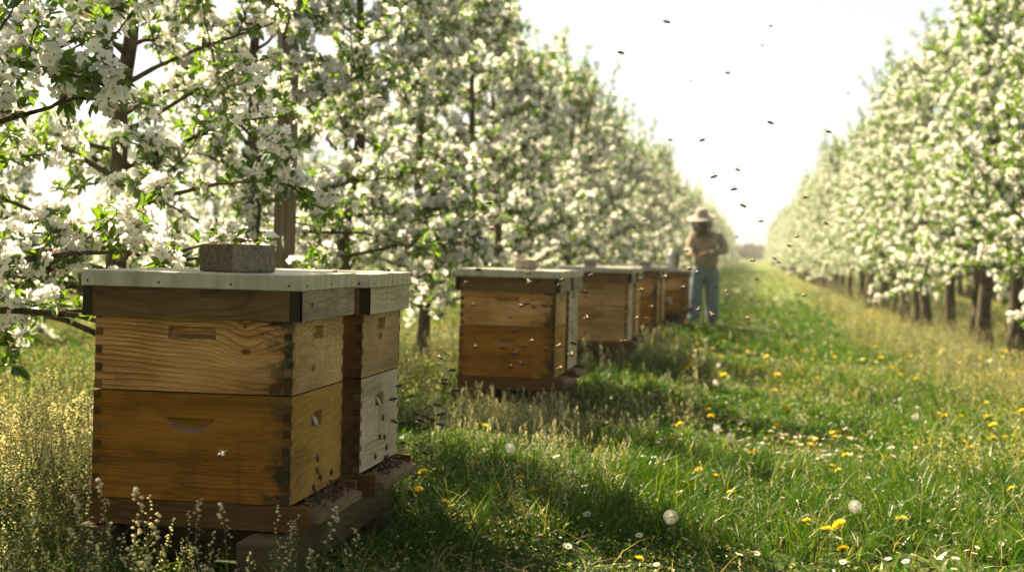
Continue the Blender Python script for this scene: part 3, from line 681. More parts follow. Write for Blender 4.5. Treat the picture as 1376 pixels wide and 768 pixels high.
cc = k.mix(a_, k.ramp(nz, [(.35, (.07, .05, .032)), (.65, (.19, .14, .085))]), k.ramp(nz, [(.35, (.12, .10, .075)), (.65, (.31, .27, .21))]))
bs_ = k.n('ShaderNodeBsdfPrincipled'); bs_.inputs['Roughness'].default_value = .95; k.l(cc, bs_.inputs['Base Color']); bp = k.n('ShaderNodeBump'); bp.inputs['Distance'].default_value = .004; k.l(nz, bp.inputs['Height']); k.l(bp.outputs[0], bs_.inputs['Normal']); k.l(bs_.outputs[0], k.out.inputs[0]); STONE = k.m
STONE2 = simple('grey_stone', (.30, .255, .22), .9, 0, .2, .3, 40, .6, 180)
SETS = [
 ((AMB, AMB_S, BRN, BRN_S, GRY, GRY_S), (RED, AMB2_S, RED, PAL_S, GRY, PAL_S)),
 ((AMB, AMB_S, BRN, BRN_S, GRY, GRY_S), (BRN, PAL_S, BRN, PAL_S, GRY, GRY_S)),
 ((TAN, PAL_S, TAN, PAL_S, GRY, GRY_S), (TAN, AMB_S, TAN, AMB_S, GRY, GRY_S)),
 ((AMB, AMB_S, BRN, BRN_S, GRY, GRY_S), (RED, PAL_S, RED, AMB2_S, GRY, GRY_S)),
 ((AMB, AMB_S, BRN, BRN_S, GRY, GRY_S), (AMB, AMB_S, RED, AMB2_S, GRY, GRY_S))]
SCR = simple('scratch_bare_wood', (.5, .34, .16), .8)
LAB = [('nearest amber wooden beehive with a knotty upper box and a stone on its lid', 'beehive with pale weathered lower end close behind the nearest hive'),
 ('beehive of the second pair with orange upper box over dark brown lower box', 'pale ended beehive tucked behind the front hive of the second pair'),
 ('tan weathered beehive of the third pair from the camera', 'beehive hidden behind the tan hive of the third pair'),
 ('small dark beehive of the fourth pair from the camera', 'hive just behind the front one of the fourth pair'),
 ('farthest pair hive with the smoker on its lid beside the beekeeper', 'last beehive of all, behind the one carrying the smoker')]
SLAB = ['timber stand rails under the nearest two hives', 'timber stand under the second pair of hives', 'timber stand under the third pair of hives', 'timber stand under the fourth pair of hives', 'timber stand under the farthest pair of hives']
for i, (x, y, zb, xb, yb) in enumerate(PAIRS):
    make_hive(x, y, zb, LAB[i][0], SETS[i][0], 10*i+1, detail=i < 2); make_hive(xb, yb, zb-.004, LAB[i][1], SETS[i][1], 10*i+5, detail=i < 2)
    make_stand(x, y, yb+W, zb-.064, SLAB[i])
def stone(x, y, z, sx, sy, sz, rz, label, mat, sd):
    r = random.Random(sd); import bmesh
    bm = bmesh.new(); bmesh.ops.create_cube(bm, size=1); bmesh.ops.scale(bm, vec=(sx, sy, sz), verts=bm.verts)
    bmesh.ops.bevel(bm, geom=bm.edges[:], offset=.005, segments=2, affect='EDGES', profile=.6)
    bmesh.ops.subdivide_edges(bm, edges=[e for e in bm.edges if e.calc_length() > .03], cuts=6, use_grid_fill=True)
    for v in bm.verts:
        n = (vnoise(v.co.x*60+sd, v.co.y*60, 1)+vnoise(v.co.z*60+sd, v.co.x*55, 2)-1)*.0035; v.co += v.co.normalized()*float(n)
        v.co.z += sz/2
    me = bpy.data.meshes.new('stone_block'); bm.to_mesh(me); bm.free(); me.materials.append(mat)
    o = link('stone_block', me); o.location = (x, y, z); o.rotation_euler = (0, 0, rz); tag(o, label, 'stone block', 'stone blocks weighing down hive lids'); return o
def lidtop(zb): return zb+HL+HU-.012+.068+.036+.0008
p = at(312, 362, 3.53)
stone(p.x+.012, 3.53, lidtop(PAIRS[0][2]), .14, .11, .064, R(-28), 'brown grey stone block lying on the nearest hive lid', STONE, 3)
p = at(706, 358, 7.6); stone(p.x, 7.62, lidtop(PAIRS[1][2]), .10, .08, .05, .1, 'small pinkish stone block on the lid of the second pair hive', STONE2, 5)
p = at(793, 356, 11.2); stone(p.x, 11.2, lidtop(PAIRS[2][2]), .09, .08, .05, .1, 'small stone block on the lid of the third pair hive', STONE2, 6)
p = at(868, 356, 14.6); stone(p.x, 14.6, lidtop(PAIRS[3][2]), .10, .08, .05, .1, 'small stone block on the lid of the fourth pair hive', STONE2, 8)

# ------------------------------------------------------------------ bee smoker on the farthest lid
sx_, sy_, sz_ = at(902, 350, 20.25).x, 20.25, lidtop(PAIRS[4][2])
sm_ = empty('bee_smoker', (sx_, sy_, sz_), 'silver bee smoker with dark bellows standing on the farthest hive', 'smoker')
c = MB(); c.lathe([(0, 0), (.05, 0), (.052, .01), (.052, .15), (.046, .155)], 20); c.build('canister', simple('smoker_tin', (.6, .58, .54), .4, .5), sm_)
c = MB(); c.lathe([(.053, .152), (.053, .165), (.032, .205), (.014, .235), (.010, .25), (.008, .25)], 20); c.build('cone', simple('smoker_cone', (.62, .6, .55), .4, .5), sm_)
c = MB(); c.add([(.062, -.06, .0), (.085, -.06, .0), (.10, -.06, .20), (.062, -.06, .20), (.062, .06, .0), (.085, .06, .0), (.10, .06, .20), (.062, .06, .20)], [(0,1,2,3),(7,6,5,4),(0,4,5,1),(2,6,7,3),(1,5,6,2),(0,3,7,4)])
c.build('bellows', simple('bellows_leather', (.015, .02, .018), .6), sm_, .004)
c = MB(); c.box((.088, -.065, -.0), (.096, .065, .17)); c.build('bellows_board', simple('bellows_board', (.5, .4, .27), .6), sm_, .002).rotation_euler = (0, R(4), 0)

# ------------------------------------------------------------------ beekeeper
def skin(name, pts, edges, rad, mat, parent=None, sub=2, smooth=True):
    me = bpy.data.meshes.new(name); me.from_pydata([tuple(p) for p in pts], edges, []); me.update()
    o = bpy.data.objects.new(name, me); COL.objects.link(o)
    s = o.modifiers.new('s', 'SKIN'); s.use_smooth_shade = True; o.modifiers.new('d', 'SUBSURF').levels = sub
    for i, r_ in enumerate(rad):
        r_ = r_ if isinstance(r_, tuple) else (r_, r_); me.skin_vertices[0].data[i].radius = r_
    me.skin_vertices[0].data[0].use_root = True
    bpy.context.view_layer.update()
    dg = bpy.context.evaluated_depsgraph_get(); m2 = bpy.data.meshes.new_from_object(o.evaluated_get(dg)); m2.name = name
    bpy.data.objects.remove(o); m2.materials.clear(); m2.materials.append(mat)
    for p in m2.polygons: p.use_smooth = True
    o = link(name, m2, parent); return o
JACK = simple('jacket_cloth', (.29, .245, .19), .9, 0, .1, .35, 9, 1., 18)
JEAN = simple('denim', (.145, .185, .225), .9, 0, .1, .35, 12, 1., 22)
SKIN = simple('skin', (.42, .25, .17), .6, 0, .3, .1)
GLOVE = simple('brown_glove', (.16, .09, .045), .8, 0, .2, .2)
BOOT = simple('dark_boot', (.02, .025, .03), .5, 0, .4, .2)
HAT = simple('straw_hat', (.37, .335, .285), .9, 0, .1, .12, 40, .3, 200)
PY = 22.2; pf = at(945, 441, PY); pz = float(gz(pf.x, PY))
# joints, local: x right in picture, y away, z up, feet at 0, facing the camera and turned to its hive side
S = 1.0
hip, chest, neck = (0, 0, .92), (-.02, -.03, 1.25), (-.04, -.09, 1.45)
Lsh, Rsh = (-.18, -.04, 1.38), (.18, .0, 1.38)
Lel, Rel = (-.25, -.12, 1.14), (.30, -.08, 1.16)
Lwr, Rwr = (-.24, -.36, 1.10), (.05, -.32, 1.12)
Lhd, Rhd = (-.25, -.44, 1.09), (-.04, -.35, 1.11)
Lkn, Rkn = (-.125, -.05, .49), (.11, -.02, .49)
Lan, Ran = (-.14, .0, .09), (.13, .02, .09)
pts = [hip, (0, -.01, 1.08), chest, neck, (-.055, -.12, 1.52), (-.075, -.15, 1.60), (-.075, -.155, 1.665), Lsh, Lel, Lwr, Lhd, Rsh, Rel, Rwr, Rhd, (-.1, 0, .86), Lkn, Lan, (.1, 0, .86), Rkn, Ran]
ed = [(0,1),(1,2),(2,3),(3,4),(4,5),(5,6),(2,7),(7,8),(8,9),(9,10),(2,11),(11,12),(12,13),(13,14),(0,15),(15,16),(16,17),(0,18),(18,19),(19,20)]
rd = [.09, .10, .11, .055, .06, .085, .07, .06, .042, .024, .018, .06, .042, .024, .018, .09, .055, .04, .09, .055, .04]
# five fingers on each hand
def hand(base, d, side):
    d = Vector(d).normalized(); s_ = d.cross(Vector((0, 0, 1))).normalized()*side; out = []
    for q, (o_, ln) in enumerate(((-.03, .06), (-.01, .075), (.01, .08), (.03, .07))):
        a = Vector(base)+s_*o_+d*.02; b_ = a+d*ln*.6; c_ = b_+d*ln*.25+Vector((0, 0, -ln*.45)); out.append([a, b_, c_])
    a = Vector(base)-s_*.03; b_ = a-s_*.03+d*.02; out.append([a, b_, b_+d*.03]); return out
person = skin('person', pts, ed, rd, SKIN)
person.location = (pf.x, PY, pz-.01); person.rotation_euler = (0, 0, R(6)); person.scale = (.95, .95, .93)
tag(person, 'beekeeper in tan jacket, blue jeans and veiled hat working at the farthest hive', 'person')
jp = [(0, -.01, .83), (0, -.01, 1.05), chest, (-.02, -.04, 1.43), Lsh, Lel, Lwr, Rsh, Rel, Rwr, (-.01, -.03, 1.36)]
skin('jacket', jp, [(0,1),(1,2),(2,10),(10,3),(10,4),(4,5),(5,6),(10,7),(7,8),(8,9)], [(.20,.15),(.205,.155),(.20,.155),.085,.085,.072,.05,.085,.072,.05,(.16,.13)], JACK, person)
skin('trousers', [(0, 0, .99), (0, 0, .84), (-.105, 0, .76), Lkn, (-.14, .0, .06), (.105, 0, .76), Rkn, (.13, .02, .06)], [(0,1),(1,2),(2,3),(3,4),(1,5),(5,6),(6,7)], [(.185,.14),(.18,.14),.125,.108,.098,.125,.108,.098], JEAN, person)
for a, (x0_, y0_) in enumerate(((-.14, .0), (.13, .02))):
    skin('boot', [(x0_, y0_+.03, .05), (x0_, y0_+.0, .12), (x0_, y0_-.10, .045), (x0_, y0_-.19, .035)], [(0,1),(0,2),(2,3)], [.05, .055, .048, .04], BOOT, person)
for (b_, d_, sd) in ((Lhd, (-.1, -1, -.1), 1), (Rhd, (-1, -.3, -.1), -1)):
    hp, he, hr = [Vector(b_)-Vector(d_).normalized()*.07, Vector(b_), ], [(0, 1)], [.036, .04]
    for ch in hand(b_, d_, sd):
        k0 = len(hp); hp += ch; he += [(1, k0), (k0, k0+1), (k0+1, k0+2)]; hr += [.014, .012, .010]
    skin('glove', hp, he, hr, GLOVE, person, 1)
c = MB(); c.lathe([(0, .135), (.055, .13), (.085, .10), (.098, .02), (.11, .0), (.20, -.012), (.225, -.028), (.22, -.033), (.10, -.012), (.0, -.01)], 28); hat = c.build('hat', HAT, person); hat.location = (-.075, -.155, 1.665); hat.rotation_euler = (R(13), R(-7), 0)
k = NT('veil_mesh'); tr = k.n('ShaderNodeBsdfTransparent'); df = k.n('ShaderNodeBsdfDiffuse'); df.inputs[0].default_value = (.02, .018, .015, 1); mx = k.n('ShaderNodeMixShader'); mx.inputs[0].default_value = .5
k.l(tr.outputs[0], mx.inputs[1]); k.l(df.outputs[0], mx.inputs[2]); k.l(mx.outputs[0], k.out.inputs[0])
c = MB(); c.lathe([(.15, 0), (.155, -.07), (.15, -.15), (.13, -.21), (.11, -.25)], 28); ve = c.build('veil', k.m, person); ve.location = (-.07, -.145, 1.65)
c = MB(); c.lathe([(.10, 0), (.13, .01), (.12, -.06), (.11, -.03)], 20, sx=1.2); cl_ = c.build('collar', JACK, person); cl_.location = (-.045, -.09, 1.43)

# ------------------------------------------------------------------ dandelions and other countable flowers
YEL = leafy('dandelion_yellow', (.80, .62, .015), .35, None, .15, .02); STEMM = leafy('flower_stem', (.16, .17, .05), .3, None, .2, .03)
WHT = leafy('daisy_white', (.78, .76, .70), .35, None, .08, .02); FLUFF = leafy('seed_fluff', (.72, .70, .64), .5, None, .08, .0); CORE = simple('seed_core', (.12, .09, .05), .9)
def rays(n, r_in, r_out, z, cup, w, mi=0, mb=None, ph=0):
    for k in range(n):
        a = ph+k*2*math.pi/n+random.uniform(-.06, .06); e = Vector((math.cos(a), math.sin(a), 0)); s = Vector((-e.y, e.x, 0)); q = random.uniform(.88, 1.08)
        mb.add([e*r_in+s*w*.4+Vector((0, 0, z)), e*r_in-s*w*.4+Vector((0, 0, z)), e*r_out*q-s*w*.5+Vector((0, 0, z+cup)), e*r_out*q+s*w*.5+Vector((0, 0, z+cup))], [(0, 1, 2, 3)], mi)
def dandelion_meshes(sd):
    random.seed(sd); h = MB()
    rays(26, .001, .019, 0, .004, .0036, 0, h); rays(22, .001, .015, .002, .006, .0034, 0, h, .1); rays(16, .0005, .010, .003, .008, .003, 0, h, .2); rays(9, 0, .005, .004, .008, .003, 0, h)
    h.lathe([(.0, -.008), (.006, -.006), (.008, .0), (.004, .002)], 8, 1)
    return h
def stemcurve(h, bend, a): return [(bend*math.cos(a)*t*t, bend*math.sin(a)*t*t, h*t) for t in (0, .25, .5, .75, 1)]
def protos(kind, sd):
    random.seed(sd); s = MB(); hh = {'dandelion': random.uniform(.07, .13), 'clock': random.uniform(.15, .22), 'daisy': random.uniform(.05, .10)}[kind]
    cv = stemcurve(hh, random.uniform(0, .04), random.uniform(0, 6)); s.tube(cv, [.0022, .002, .0018, .0017, .0016] if kind != 'daisy' else [.001]*5, 5)
    if kind == 'dandelion': h = dandelion_meshes(sd); mats = [YEL, STEMM]
    elif kind == 'daisy':
        h = MB(); rays(14, .002, .009, 0, .0015, .003, 0, h); h.lathe([(0, .003), (.002, .0025), (.003, 0)], 8, 1); mats = [WHT, YEL]
    else:
        h = MB(); N = 170
        for k in range(N):
            z = 1-2*(k+.5)/N; t = k*2.39996; rr = math.sqrt(1-z*z); d = Vector((math.cos(t)*rr, math.sin(t)*rr, z)); e = d.cross(Vector((.3, .5, .8))).normalized(); f_ = d.cross(e)
            r_ = .0185*random.uniform(.93, 1.06); w = .00025
            h.add([d*.004-e*w, d*.004+e*w, d*r_+e*w, d*r_-e*w], [(0, 1, 2, 3)], 0)
            for q in range(6):
                a = q*math.pi/3+t; g_ = (e*math.cos(a)+f_*math.sin(a)); p_ = g_.cross(d)*.00022
                h.add([d*r_-p_, d*r_+p_, d*(r_+.0015)+g_*.0042], [(0, 1, 2)], 0)
        h.lathe([(0, .004), (.0035, .002), (.004, -.001), (0, -.004)], 8, 1); mats = [FLUFF, CORE]
    so = s.build('stem', STEMM); ho = h.build('h', mats); me, he = so.data, ho.data; bpy.data.objects.remove(so); bpy.data.objects.remove(ho)
    return me, he, cv[-1]
PD = [protos('dandelion', i) for i in range(4)]; PC = [protos('clock', 20+i) for i in range(3)]; PDY = [protos('daisy', 40+i) for i in range(3)]
random.seed(99)
HN = {'dandelion': 'flower_head', 'clock': 'seed_head', 'daisy': 'flower_head'}
def flower(kind, x, y, pr, label, group, sc=1., top=None):
    z = float(gz(x, y))
    if top is not None: sc_z = max(.25, (top-z)/pr[2][2])
    else: sc_z = sc
    nm = {'dandelion': 'dandelion', 'clock': 'dandelion_clock', 'daisy': 'daisy'}[kind]
    o = empty(nm, (x, y, z-.004), label, {'dandelion': 'dandelion', 'clock': 'dandelion clock', 'daisy': 'daisy'}[kind], group, random.uniform(0, 6.28))
    a = bpy.data.objects.new('stem', pr[0]); COL.objects.link(a); a.parent = o; a.scale = (sc, sc, sc_z)
    b = bpy.data.objects.new(HN[kind], pr[1]); COL.objects.link(b); b.parent = o; b.location = (pr[2][0]*sc, pr[2][1]*sc, pr[2][2]*sc_z)
    b.rotation_euler = (random.uniform(-.5, .5), random.uniform(-.5, .5), 0); b.scale = (sc,)*3
def ground_hit(u, v, h=.0):
    d = ray(u, v); Y = 2.
    for _ in range(400):
        if CAMZ+d.z*Y <= float(gz(d.x*Y, Y))+h: break
        Y += .05 if Y < 15 else .2
    return d.x*Y, Y
CL = [(988, 585, 'large white dandelion clock in the middle of the aisle'), (911, 693, 'white dandelion clock low left in the near grass'), (1166, 678, 'white dandelion clock near the bottom right among dry stalks'),
      (963, 490, 'blurred dandelion clock farther up the aisle'), (960, 512, 'blurred dandelion clock just in front of the farthest one'), (1238, 559, 'dandelion clock at the sunlit right edge of the aisle'), (971, 575, 'small pale dandelion clock left of the largest one'), (692, 600, 'pinkish pale seed head beside the weeds right of the front hives')]
for i, (u, v, lb) in enumerate(CL):
    x, y = ground_hit(u, v, .15); flower('clock', x, y, PC[i % 3], lb, 'dandelion clocks in the grass', 1.0 if i in (0, 1, 2) else .85, top=at(u, v, y).z)
DN = [(1112, 711), (1128, 702), (1210, 696), (1130, 738), (964, 638), (942, 630), (858, 748), (1113, 580), (1121, 585), (1100, 590), (1127, 579), (1089, 595), (1115, 625), (1128, 630), (1263, 555), (1270, 557), (1350, 585), (1374, 606), (1359, 655), (1018, 606), (1006, 608), (1043, 570), (900, 588), (895, 586), (953, 549), (1060, 545),
      (715, 622), (713, 659), (596, 672), (566, 633), (769, 566), (658, 571), (697, 640), (822, 553), (640, 620), (1090, 700), (1135, 610), (985, 660), (1305, 600), (1330, 540), (1290, 520), (560, 655), (487, 688)]
for i, (u, v) in enumerate(DN):
    x, y = ground_hit(u, v, .08)
    if not keep(np.array([x]), np.array([y]))[0]: continue
    lb = 'large yellow dandelion in the near right grass with wide open head' if i == 0 else 'yellow dandelion flowering low in the near grass'
    flower('dandelion', x, y, PD[i % 4], lb, 'yellow dandelions in the near grass' if i else None, 1.15 if i < 3 else random.uniform(.7, .95), top=at(u, v, y).z)
for i in range(64):
    y = math.sqrt(random.uniform(7**2, 16**2)); x = random.uniform(-.5, .2*y)
    if vnoise(x*1.1, y*.7, 91) < .42: continue
    flower('dandelion', x, y, PD[i % 4], 'small blurred yellow dandelion farther up the aisle', 'yellow dandelions up the aisle', random.uniform(.9, 1.3))
for i in range(230):
    if i < 120: u, v = random.gauss(1080, 75), random.gauss(590, 22)
    else: u, v = random.uniform(560, 1370), random.uniform(560, 765)
    if v > 766: continue
    x, y = ground_hit(u, v, .06)
    if not keep(np.array([x]), np.array([y]))[0] or y > 12: continue
    flower('daisy', x, y, PDY[i % 3], 'small white daisy in the grass of the aisle', 'white daisies in the grass', random.uniform(.8, 1.35))

# single tall weeds in front of the nearest hive and along its side
def single_weed(u, v, Y, sd, label, sc=None):
    tv, tf, tc = weed_template(sd, .26, 26, 8, (.62, .56, .40)); d = ray(u, v); x = d.x*Y; z = float(gz(x, Y)); top = CAMZ+d.z*Y
    s = (top-z)/tv[:, 2].max(); o = link('flowering_weed', mesh_np('flowering_weed', tv*np.array([1, 1, 1]), [tf], [M['weed']], col=tc)); o.scale = (s*.8+.2, s*.8+.2, s); o.location = (x, Y, z)
    tag(o, label, 'weed', 'single tall weeds')
SW = [(165, 637, 3.12, 'tall weed with pale seed tips left before the nearest hive'), (222, 650, 3.08, 'tall thin weed second from left before the nearest hive'), (285, 668, 3.12, 'leafy weed in the middle before the nearest hive'), (308, 680, 3.04, 'pale tipped weed third of the tall ones before the nearest hive'),
      (137, 662, 3.15, 'short weed at the left corner of the nearest hive'), (190, 690, 3.0, 'small weed beside the left stand rail'), (425, 672, 3.05, 'thin bare weed before the right stand rail'), (500, 705, 3.2, 'yellow tipped weed in shade right of the front stand'), (238, 705, 2.95, 'low weed at the bottom left before the stand'), (125, 705, 3.0, 'low weed touching the left stand rail'),
      (722, 545, 6.2, 'tall pale weed stalk before the second pair of hives'), (738, 562, 6.0, 'tall weed stalk right of the tallest before the second pair'), (776, 545, 6.1, 'long grass like weed at the right of the second pair'), (700, 530, 6.9, 'weed touching the base of the second pair hive'), (655, 545, 6.6, 'weed at the left base of the second pair hive')]
for i, (u, v, Y, lb) in enumerate(SW): single_weed(u, v, Y, 300+i, lb)

# ------------------------------------------------------------------ honey bees
k = NT('bee_body'); P = k.obj(); sp = k.n('ShaderNodeSeparateXYZ'); k.l(P, sp.inputs[0])
st = k.ramp(k.math('FRACT', k.math('MULTIPLY', sp.outputs[0], 420)), [(0, 0), (.45, 0), (.55, 1), (1, 1)])
c_ = k.mix(st, (.06, .032, .011), (.007, .006, .004)); bs = k.n('ShaderNodeBsdfPrincipled'); bs.inputs['Roughness'].default_value = .5; k.l(c_, bs.inputs['Base Color']); k.l(bs.outputs[0], k.out.inputs[0]); BEE = k.m
k = NT('bee_wing'); tr = k.n('ShaderNodeBsdfTransparent'); tl = k.n('ShaderNodeBsdfTranslucent'); tl.inputs[0].default_value = (.62, .40, .19, 1); df = k.n('ShaderNodeBsdfGlossy'); df.inputs['Roughness'].default_value = .3
m1 = k.n('ShaderNodeMixShader'); m1.inputs[0].default_value = .1; k.l(tl.outputs[0], m1.inputs[1]); k.l(df.outputs[0], m1.inputs[2]); m2_ = k.n('ShaderNodeMixShader'); m2_.inputs[0].default_value = .42; k.l(tr.outputs[0], m2_.inputs[1]); k.l(m1.outputs[0], m2_.inputs[2]); k.l(m2_.outputs[0], k.out.inputs[0]); WING = k.m
def bee_meshes():
    b = MB()   # x forward: one continuous outline from sting to head, legs tucked
    b.tube([(-.0085, 0, -.001), (-.007, 0, -.0005), (-.005, 0, 0), (-.0028, 0, .0003), (-.0012, 0, .0004), (-.0006, 0, .0005), (.0012, 0, .0007), (.003, 0, .0004), (.0036, 0, 0), (.0046, 0, -.0002), (.0056, 0, -.0005), (.006, 0, -.0006)], [.0003, .0014, .0022, .0025, .0018, .0011, .0022, .0018, .0009, .0015, .0012, .0004], 10)
    for s in (-1, 1):
        for xx in (-.0005, .001, .0025): b.tube([(xx, s*.001, -.001), (xx+.0002, s*.003, -.0018), (xx-.0012, s*.0036, -.0042)], [.00035, .0003, .0002], 4)
        b.tube([(.0055, s*.0005, 0), (.0072, s*.0012, .0012), (.0082, s*.0016, .0006)], [.00015]*3, 3)
    w = MB()
    for s in (-1, 1):
        for (ln, wd, a, zz) in ((.0098, .0034, 1.9, .0022), (.0068, .0026, 2.3, .002)):
            d = Vector((math.cos(a), math.sin(a)*s, .35)).normalized(); e = Vector((d.y*s, -d.x*s, 0)).normalized(); o_ = Vector((.0012, s*.0012, zz))
            pr = [(0, .1), (.3, .6), (.6, 1), (.85, .9), (1, .35)]
            w.add([o_+d*ln*t+e*wd*q*.55 for t, q in pr]+[o_+d*ln*t-e*wd*q*.45 for t, q in pr], [(i, i+1, i+6, i+5) for i in range(4)])
    o1 = b.build('honey_bee', BEE); o2 = w.build('wings', WING); a, c = o1.data, o2.data; bpy.data.objects.remove(o1); bpy.data.objects.remove(o2); return a, c
BB, BW = bee_meshes(); random.seed(5)
def bee(p, rot, label, group, sc=1.):
    o = bpy.data.objects.new('honey_bee', BB); COL.objects.link(o); o.location = p; o.rotation_euler = rot; o.scale = (sc*1.22,)*3; tag(o, label, 'bee', group)
    w = bpy.data.objects.new('wings', BW); COL.objects.link(w); w.parent = o; return o
def fly(lst, lab, group, Y0, Y1, key=None, word='from the left', bsc=1.):
    lst = sorted(lst, key=key or (lambda q: q[0]))
    for i, q in enumerate(lst):
        Y = q[2] if len(q) > 2 else random.uniform(Y0, Y1)
        nm = ORD[i] if i < len(ORD) else 'last'
        bee(at(q[0], q[1], Y), (random.uniform(-.4, .4), random.uniform(-.4, .3), random.choice((0, math.pi))+random.uniform(-.7, .7)), f'{nm} {word} of the {lab}', group, bsc*random.uniform(.9, 1.12))
fly([(835,71),(895,29),(1036,35,7),(1024,61,8),(978,98,5.5),(928,109,8.5),(1036,165,4.4),(1113,177),(944,188),(901,188,5.5),(960,237),(991,228,5),(987,254),(998,276),(1023,297,5),(1139,125,8)], 'bees flying against the white sky', 'bees in the sky', 3.4, 4.2)
fly([(640,178),(557,159),(631,177),(665,247),(658,273),(660,307),(646,320),(512,131),(867,296),(1083,265),(1070,318)], 'dark bees flying before the blossom', 'bees before the blossom', 4., 5.5)
fly([(1040,347),(1017,375),(1081,397),(1018,405),(1011,350),(1046,352),(1061,330),(990,318),(1095,352),(1004,428),(1062,420),(975,392),(1110,300)], 'bees flying low over the aisle', 'bees over the aisle', 4.5, 6)
fly([(642,362),(627,380),(709,367),(712,379),(756,376),(750,384),(634,410),(701,411),(707,408),(731,410),(686,426),(692,445),(714,458),(639,466),(675,467),(703,466),(734,469),(691,475),(687,493),(701,489),(750,465),(770,461),(768,477),(753,495)], 'bees flying before the second pair of hives', 'bees before the second pair', 4.4, 5.8, lambda q: q[1], 'from the top', 1.25)
fly([(785,392),(789,428),(795,370),(861,374),(894,372),(862,390),(918,386),(876,412),(857,427),(871,427),(839,458),(927,361),(938,416),(958,423),(936,366),(923,337)], 'bees between the third pair of hives and the beekeeper', 'bees before the far hives', 4.6, 6, bsc=1.2)
c4 = [(480,50),(455,102),(525,90),(540,158),(575,170),(625,125),(455,187),(495,195),(550,200),(580,215),(635,200),(487,270),(575,310),(648,28),(560,185),(600,180),(640,160)]
fly([(370+a/2.865, 500+b/2.865) for a, b in c4]+[(607,497),(590,480),(598,515)], 'dark bees hovering right of the front hives', 'bees right of the front hives', 3.6, 4.3, bsc=1.2)
b_ = bee(at(299, 609, 2.75), (.5, -.5, .5), 'blurred orange bee flying close before the nearest hive side', None, 1.2)
bee(at(20, 471, 3.6), (0, 0, 0), 'lone bee flying at the far left edge of the picture', None)
z_l = lidtop(PAIRS[0][2])
bee((at(450, 360, 3.75).x, 3.75, z_l+.004), (0, 0, 2.4), 'bee sitting on the metal cover of the nearest hive', None, 1.1)
bee((at(522, 367, 4.2).x, 4.2, z_l+.002), (0, -.2, 2.2), 'bee sitting on the metal cover of the rear front hive', None, 1.1)
bee(at(514, 413, 4.1), (1.2, .3, .5), 'pale winged bee under the lid edge of the rear front hive', None)
# crawling bees on the end faces
for i, (u, v) in enumerate([(427.5, 615), (427, 631), (431, 640), (422, 654), (446, 633)]):
    d = ray(u, v); Y = X1/d.x; 
    Y = (X1+.004)/d.x; bee((X1+.0035, Y, CAMZ+d.z*Y), (0, -math.pi/2+random.uniform(-.3, .3), random.uniform(-.6, .6)), f'{ORD[i]} bee crawling on the nearest hive end wall', 'bees crawling on the nearest hive')
XB = PAIRS[0][3]
for i, (u, v) in enumerate([(515, 560), (511, 586), (517, 586), (505, 612), (520, 600)]):
    d = ray(u, v); Y = (XB+.004)/d.x; bee((XB+.0035, Y, CAMZ+d.z*Y), (0, -math.pi/2, random.uniform(-.6, .6)), f'{ORD[i]} bee crawling on the pale end wall of the rear front hive', 'bees crawling on the rear front hive')
for (hx, hy, hz, n, lab, lo, hi) in ((X1, Y1, ZB1, 62, 'bee crowded on the landing board of the nearest hive', .16, .98), (XB, PAIRS[0][4], ZB1-.004, 40, 'bee crowded on the landing board of the rear front hive', .25, .9)):
    for i in range(n):
        t = random.triangular(lo, hi, .7); xx = random.triangular(.0, .05, .002); lay = random.random() < .35
        zz = hz-.06+.046-(xx+.01)/.072*.012+.0045+(random.uniform(.004, .02) if lay and xx < .03 else 0)
        rot = (random.uniform(-.2, .2), random.uniform(-.2, .2)+(.16 if not lay else -.8), random.uniform(0, 6.28))
        bee((hx+xx, hy+t*W, zz), rot, lab, 'bees on the landing boards', random.uniform(.85, 1.1))

# ------------------------------------------------------------------ far wood at the end of the orchard
n = 9000; a = rng.uniform(-120, 120, n); top = 1.8+1.6*vnoise(a*.08, a*0, 3)+1.2*vnoise(a*.3, a*0, 4); zz = rng.uniform(0, 1, n)**.8*top
pos = np.stack([a, 330+rng.uniform(-6, 6, n), zz-.4], 1); e1, e2, e3 = frames(rng.normal(size=(n, 3)), rng)
V, T = place(np.array([(-1,-1,0),(1,-1,0),(1,1,0),(-1,1,0)], float), np.array([(0,1,2),(0,2,3)]), pos, e1, e2, e3, rng.uniform(.3, .6, n))
o = link('distant_wood', mesh_np('distant_wood', V, [T], [leafy('wood_leaves', (.07, .095, .045), .3, None, .3, 0, scale=.2)])); tag(o, 'hazy grey green line of woodland at the far end of the aisle', 'woodland', kind='stuff')

# ------------------------------------------------------------------ air
c = MB(); c.box((-500, -20, -2.2), (500, 700, 12)); k = NT('haze_air'); pv = k.n('ShaderNodeVolumePrincipled'); pv.inputs['Color'].default_value = (.95, .95, .93, 1)
pv.inputs['Density'].default_value = .0006; pv.inputs['Anisotropy'].default_value = .35; k.l(pv.outputs[0], k.out.inputs['Volume'])
hz = c.build('haze', k.m); tag(hz, 'faint warm haze in the orchard air', 'haze', kind='stuff')

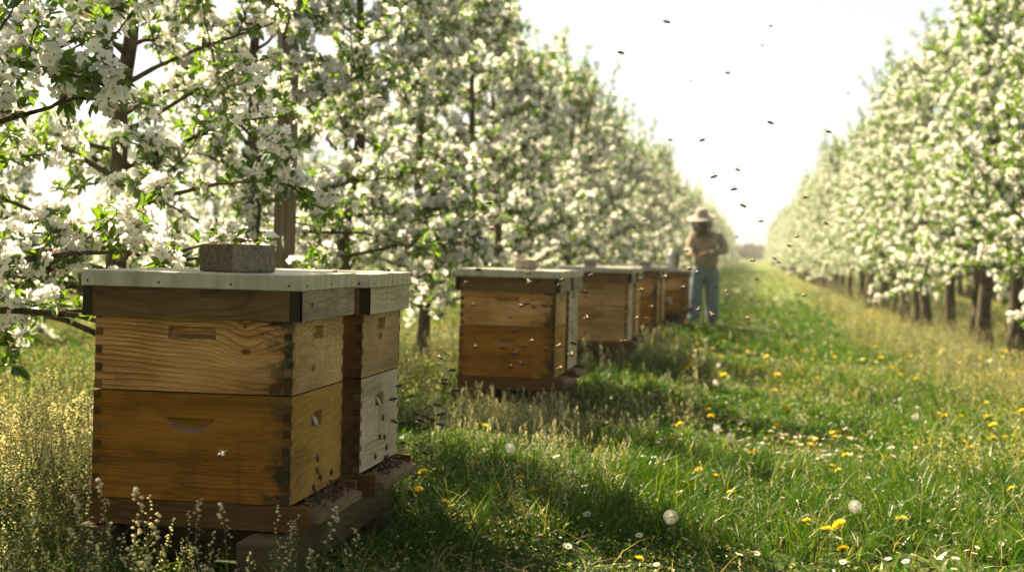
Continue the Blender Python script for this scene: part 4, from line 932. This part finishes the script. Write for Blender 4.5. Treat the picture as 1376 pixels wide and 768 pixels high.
# ------------------------------------------------------------------ light
SUN_EL, SUN_AZ = R(47), R(-57)                       # azimuth from +Y, negative to the left
sd = Vector((math.sin(SUN_AZ)*math.cos(SUN_EL), math.cos(SUN_AZ)*math.cos(SUN_EL), math.sin(SUN_EL)))
sl = bpy.data.lights.new('sun', 'SUN'); sl.energy = 5.0; sl.angle = R(.6); sl.color = (1, .83, .55)
so = bpy.data.objects.new('sun', sl); COL.objects.link(so); so.rotation_euler = sd.to_track_quat('Z', 'Y').to_euler(); so.location = (-10, 10, 20)
w = bpy.data.worlds.new('World'); scn.world = w; w.use_nodes = True; t = w.node_tree; t.nodes.clear()
sk = t.nodes.new('ShaderNodeTexSky'); sk.sky_type = 'NISHITA'; sk.sun_disc = False; sk.sun_elevation = SUN_EL; sk.sun_rotation = SUN_AZ
sk.air_density = 1.0; sk.dust_density = .8; sk.ozone_density = 1.2; sk.altitude = 0
hs = t.nodes.new('ShaderNodeHueSaturation'); hs.inputs['Saturation'].default_value = .18
bg = t.nodes.new('ShaderNodeBackground'); bg.inputs[1].default_value = .034; ou = t.nodes.new('ShaderNodeOutputWorld')
t.links.new(sk.outputs[0], hs.inputs['Color']); wm = t.nodes.new('ShaderNodeMix'); wm.data_type = 'RGBA'; wm.blend_type = 'MULTIPLY'; wm.inputs[0].default_value = 1; wm.inputs[7].default_value = (1, 1, .985, 1)
t.links.new(hs.outputs[0], wm.inputs[6]); t.links.new(wm.outputs[2], bg.inputs[0]); t.links.new(bg.outputs[0], ou.inputs[0])

# ------------------------------------------------------------------ render settings
scn.render.engine = 'CYCLES'; cy = scn.cycles
cy.max_bounces = 10; cy.diffuse_bounces = 7; cy.glossy_bounces = 2; cy.transmission_bounces = 3; cy.transparent_max_bounces = 6
cy.caustics_reflective = False; cy.caustics_refractive = False; cy.use_denoising = True; cy.sample_clamp_indirect = 6
cy.use_adaptive_sampling = True; cy.adaptive_threshold = .02
vs = scn.view_settings; vs.view_transform = 'Standard'; vs.look = 'None'; vs.gamma = 1; vs.use_curve_mapping = False; vs.exposure = 2.2
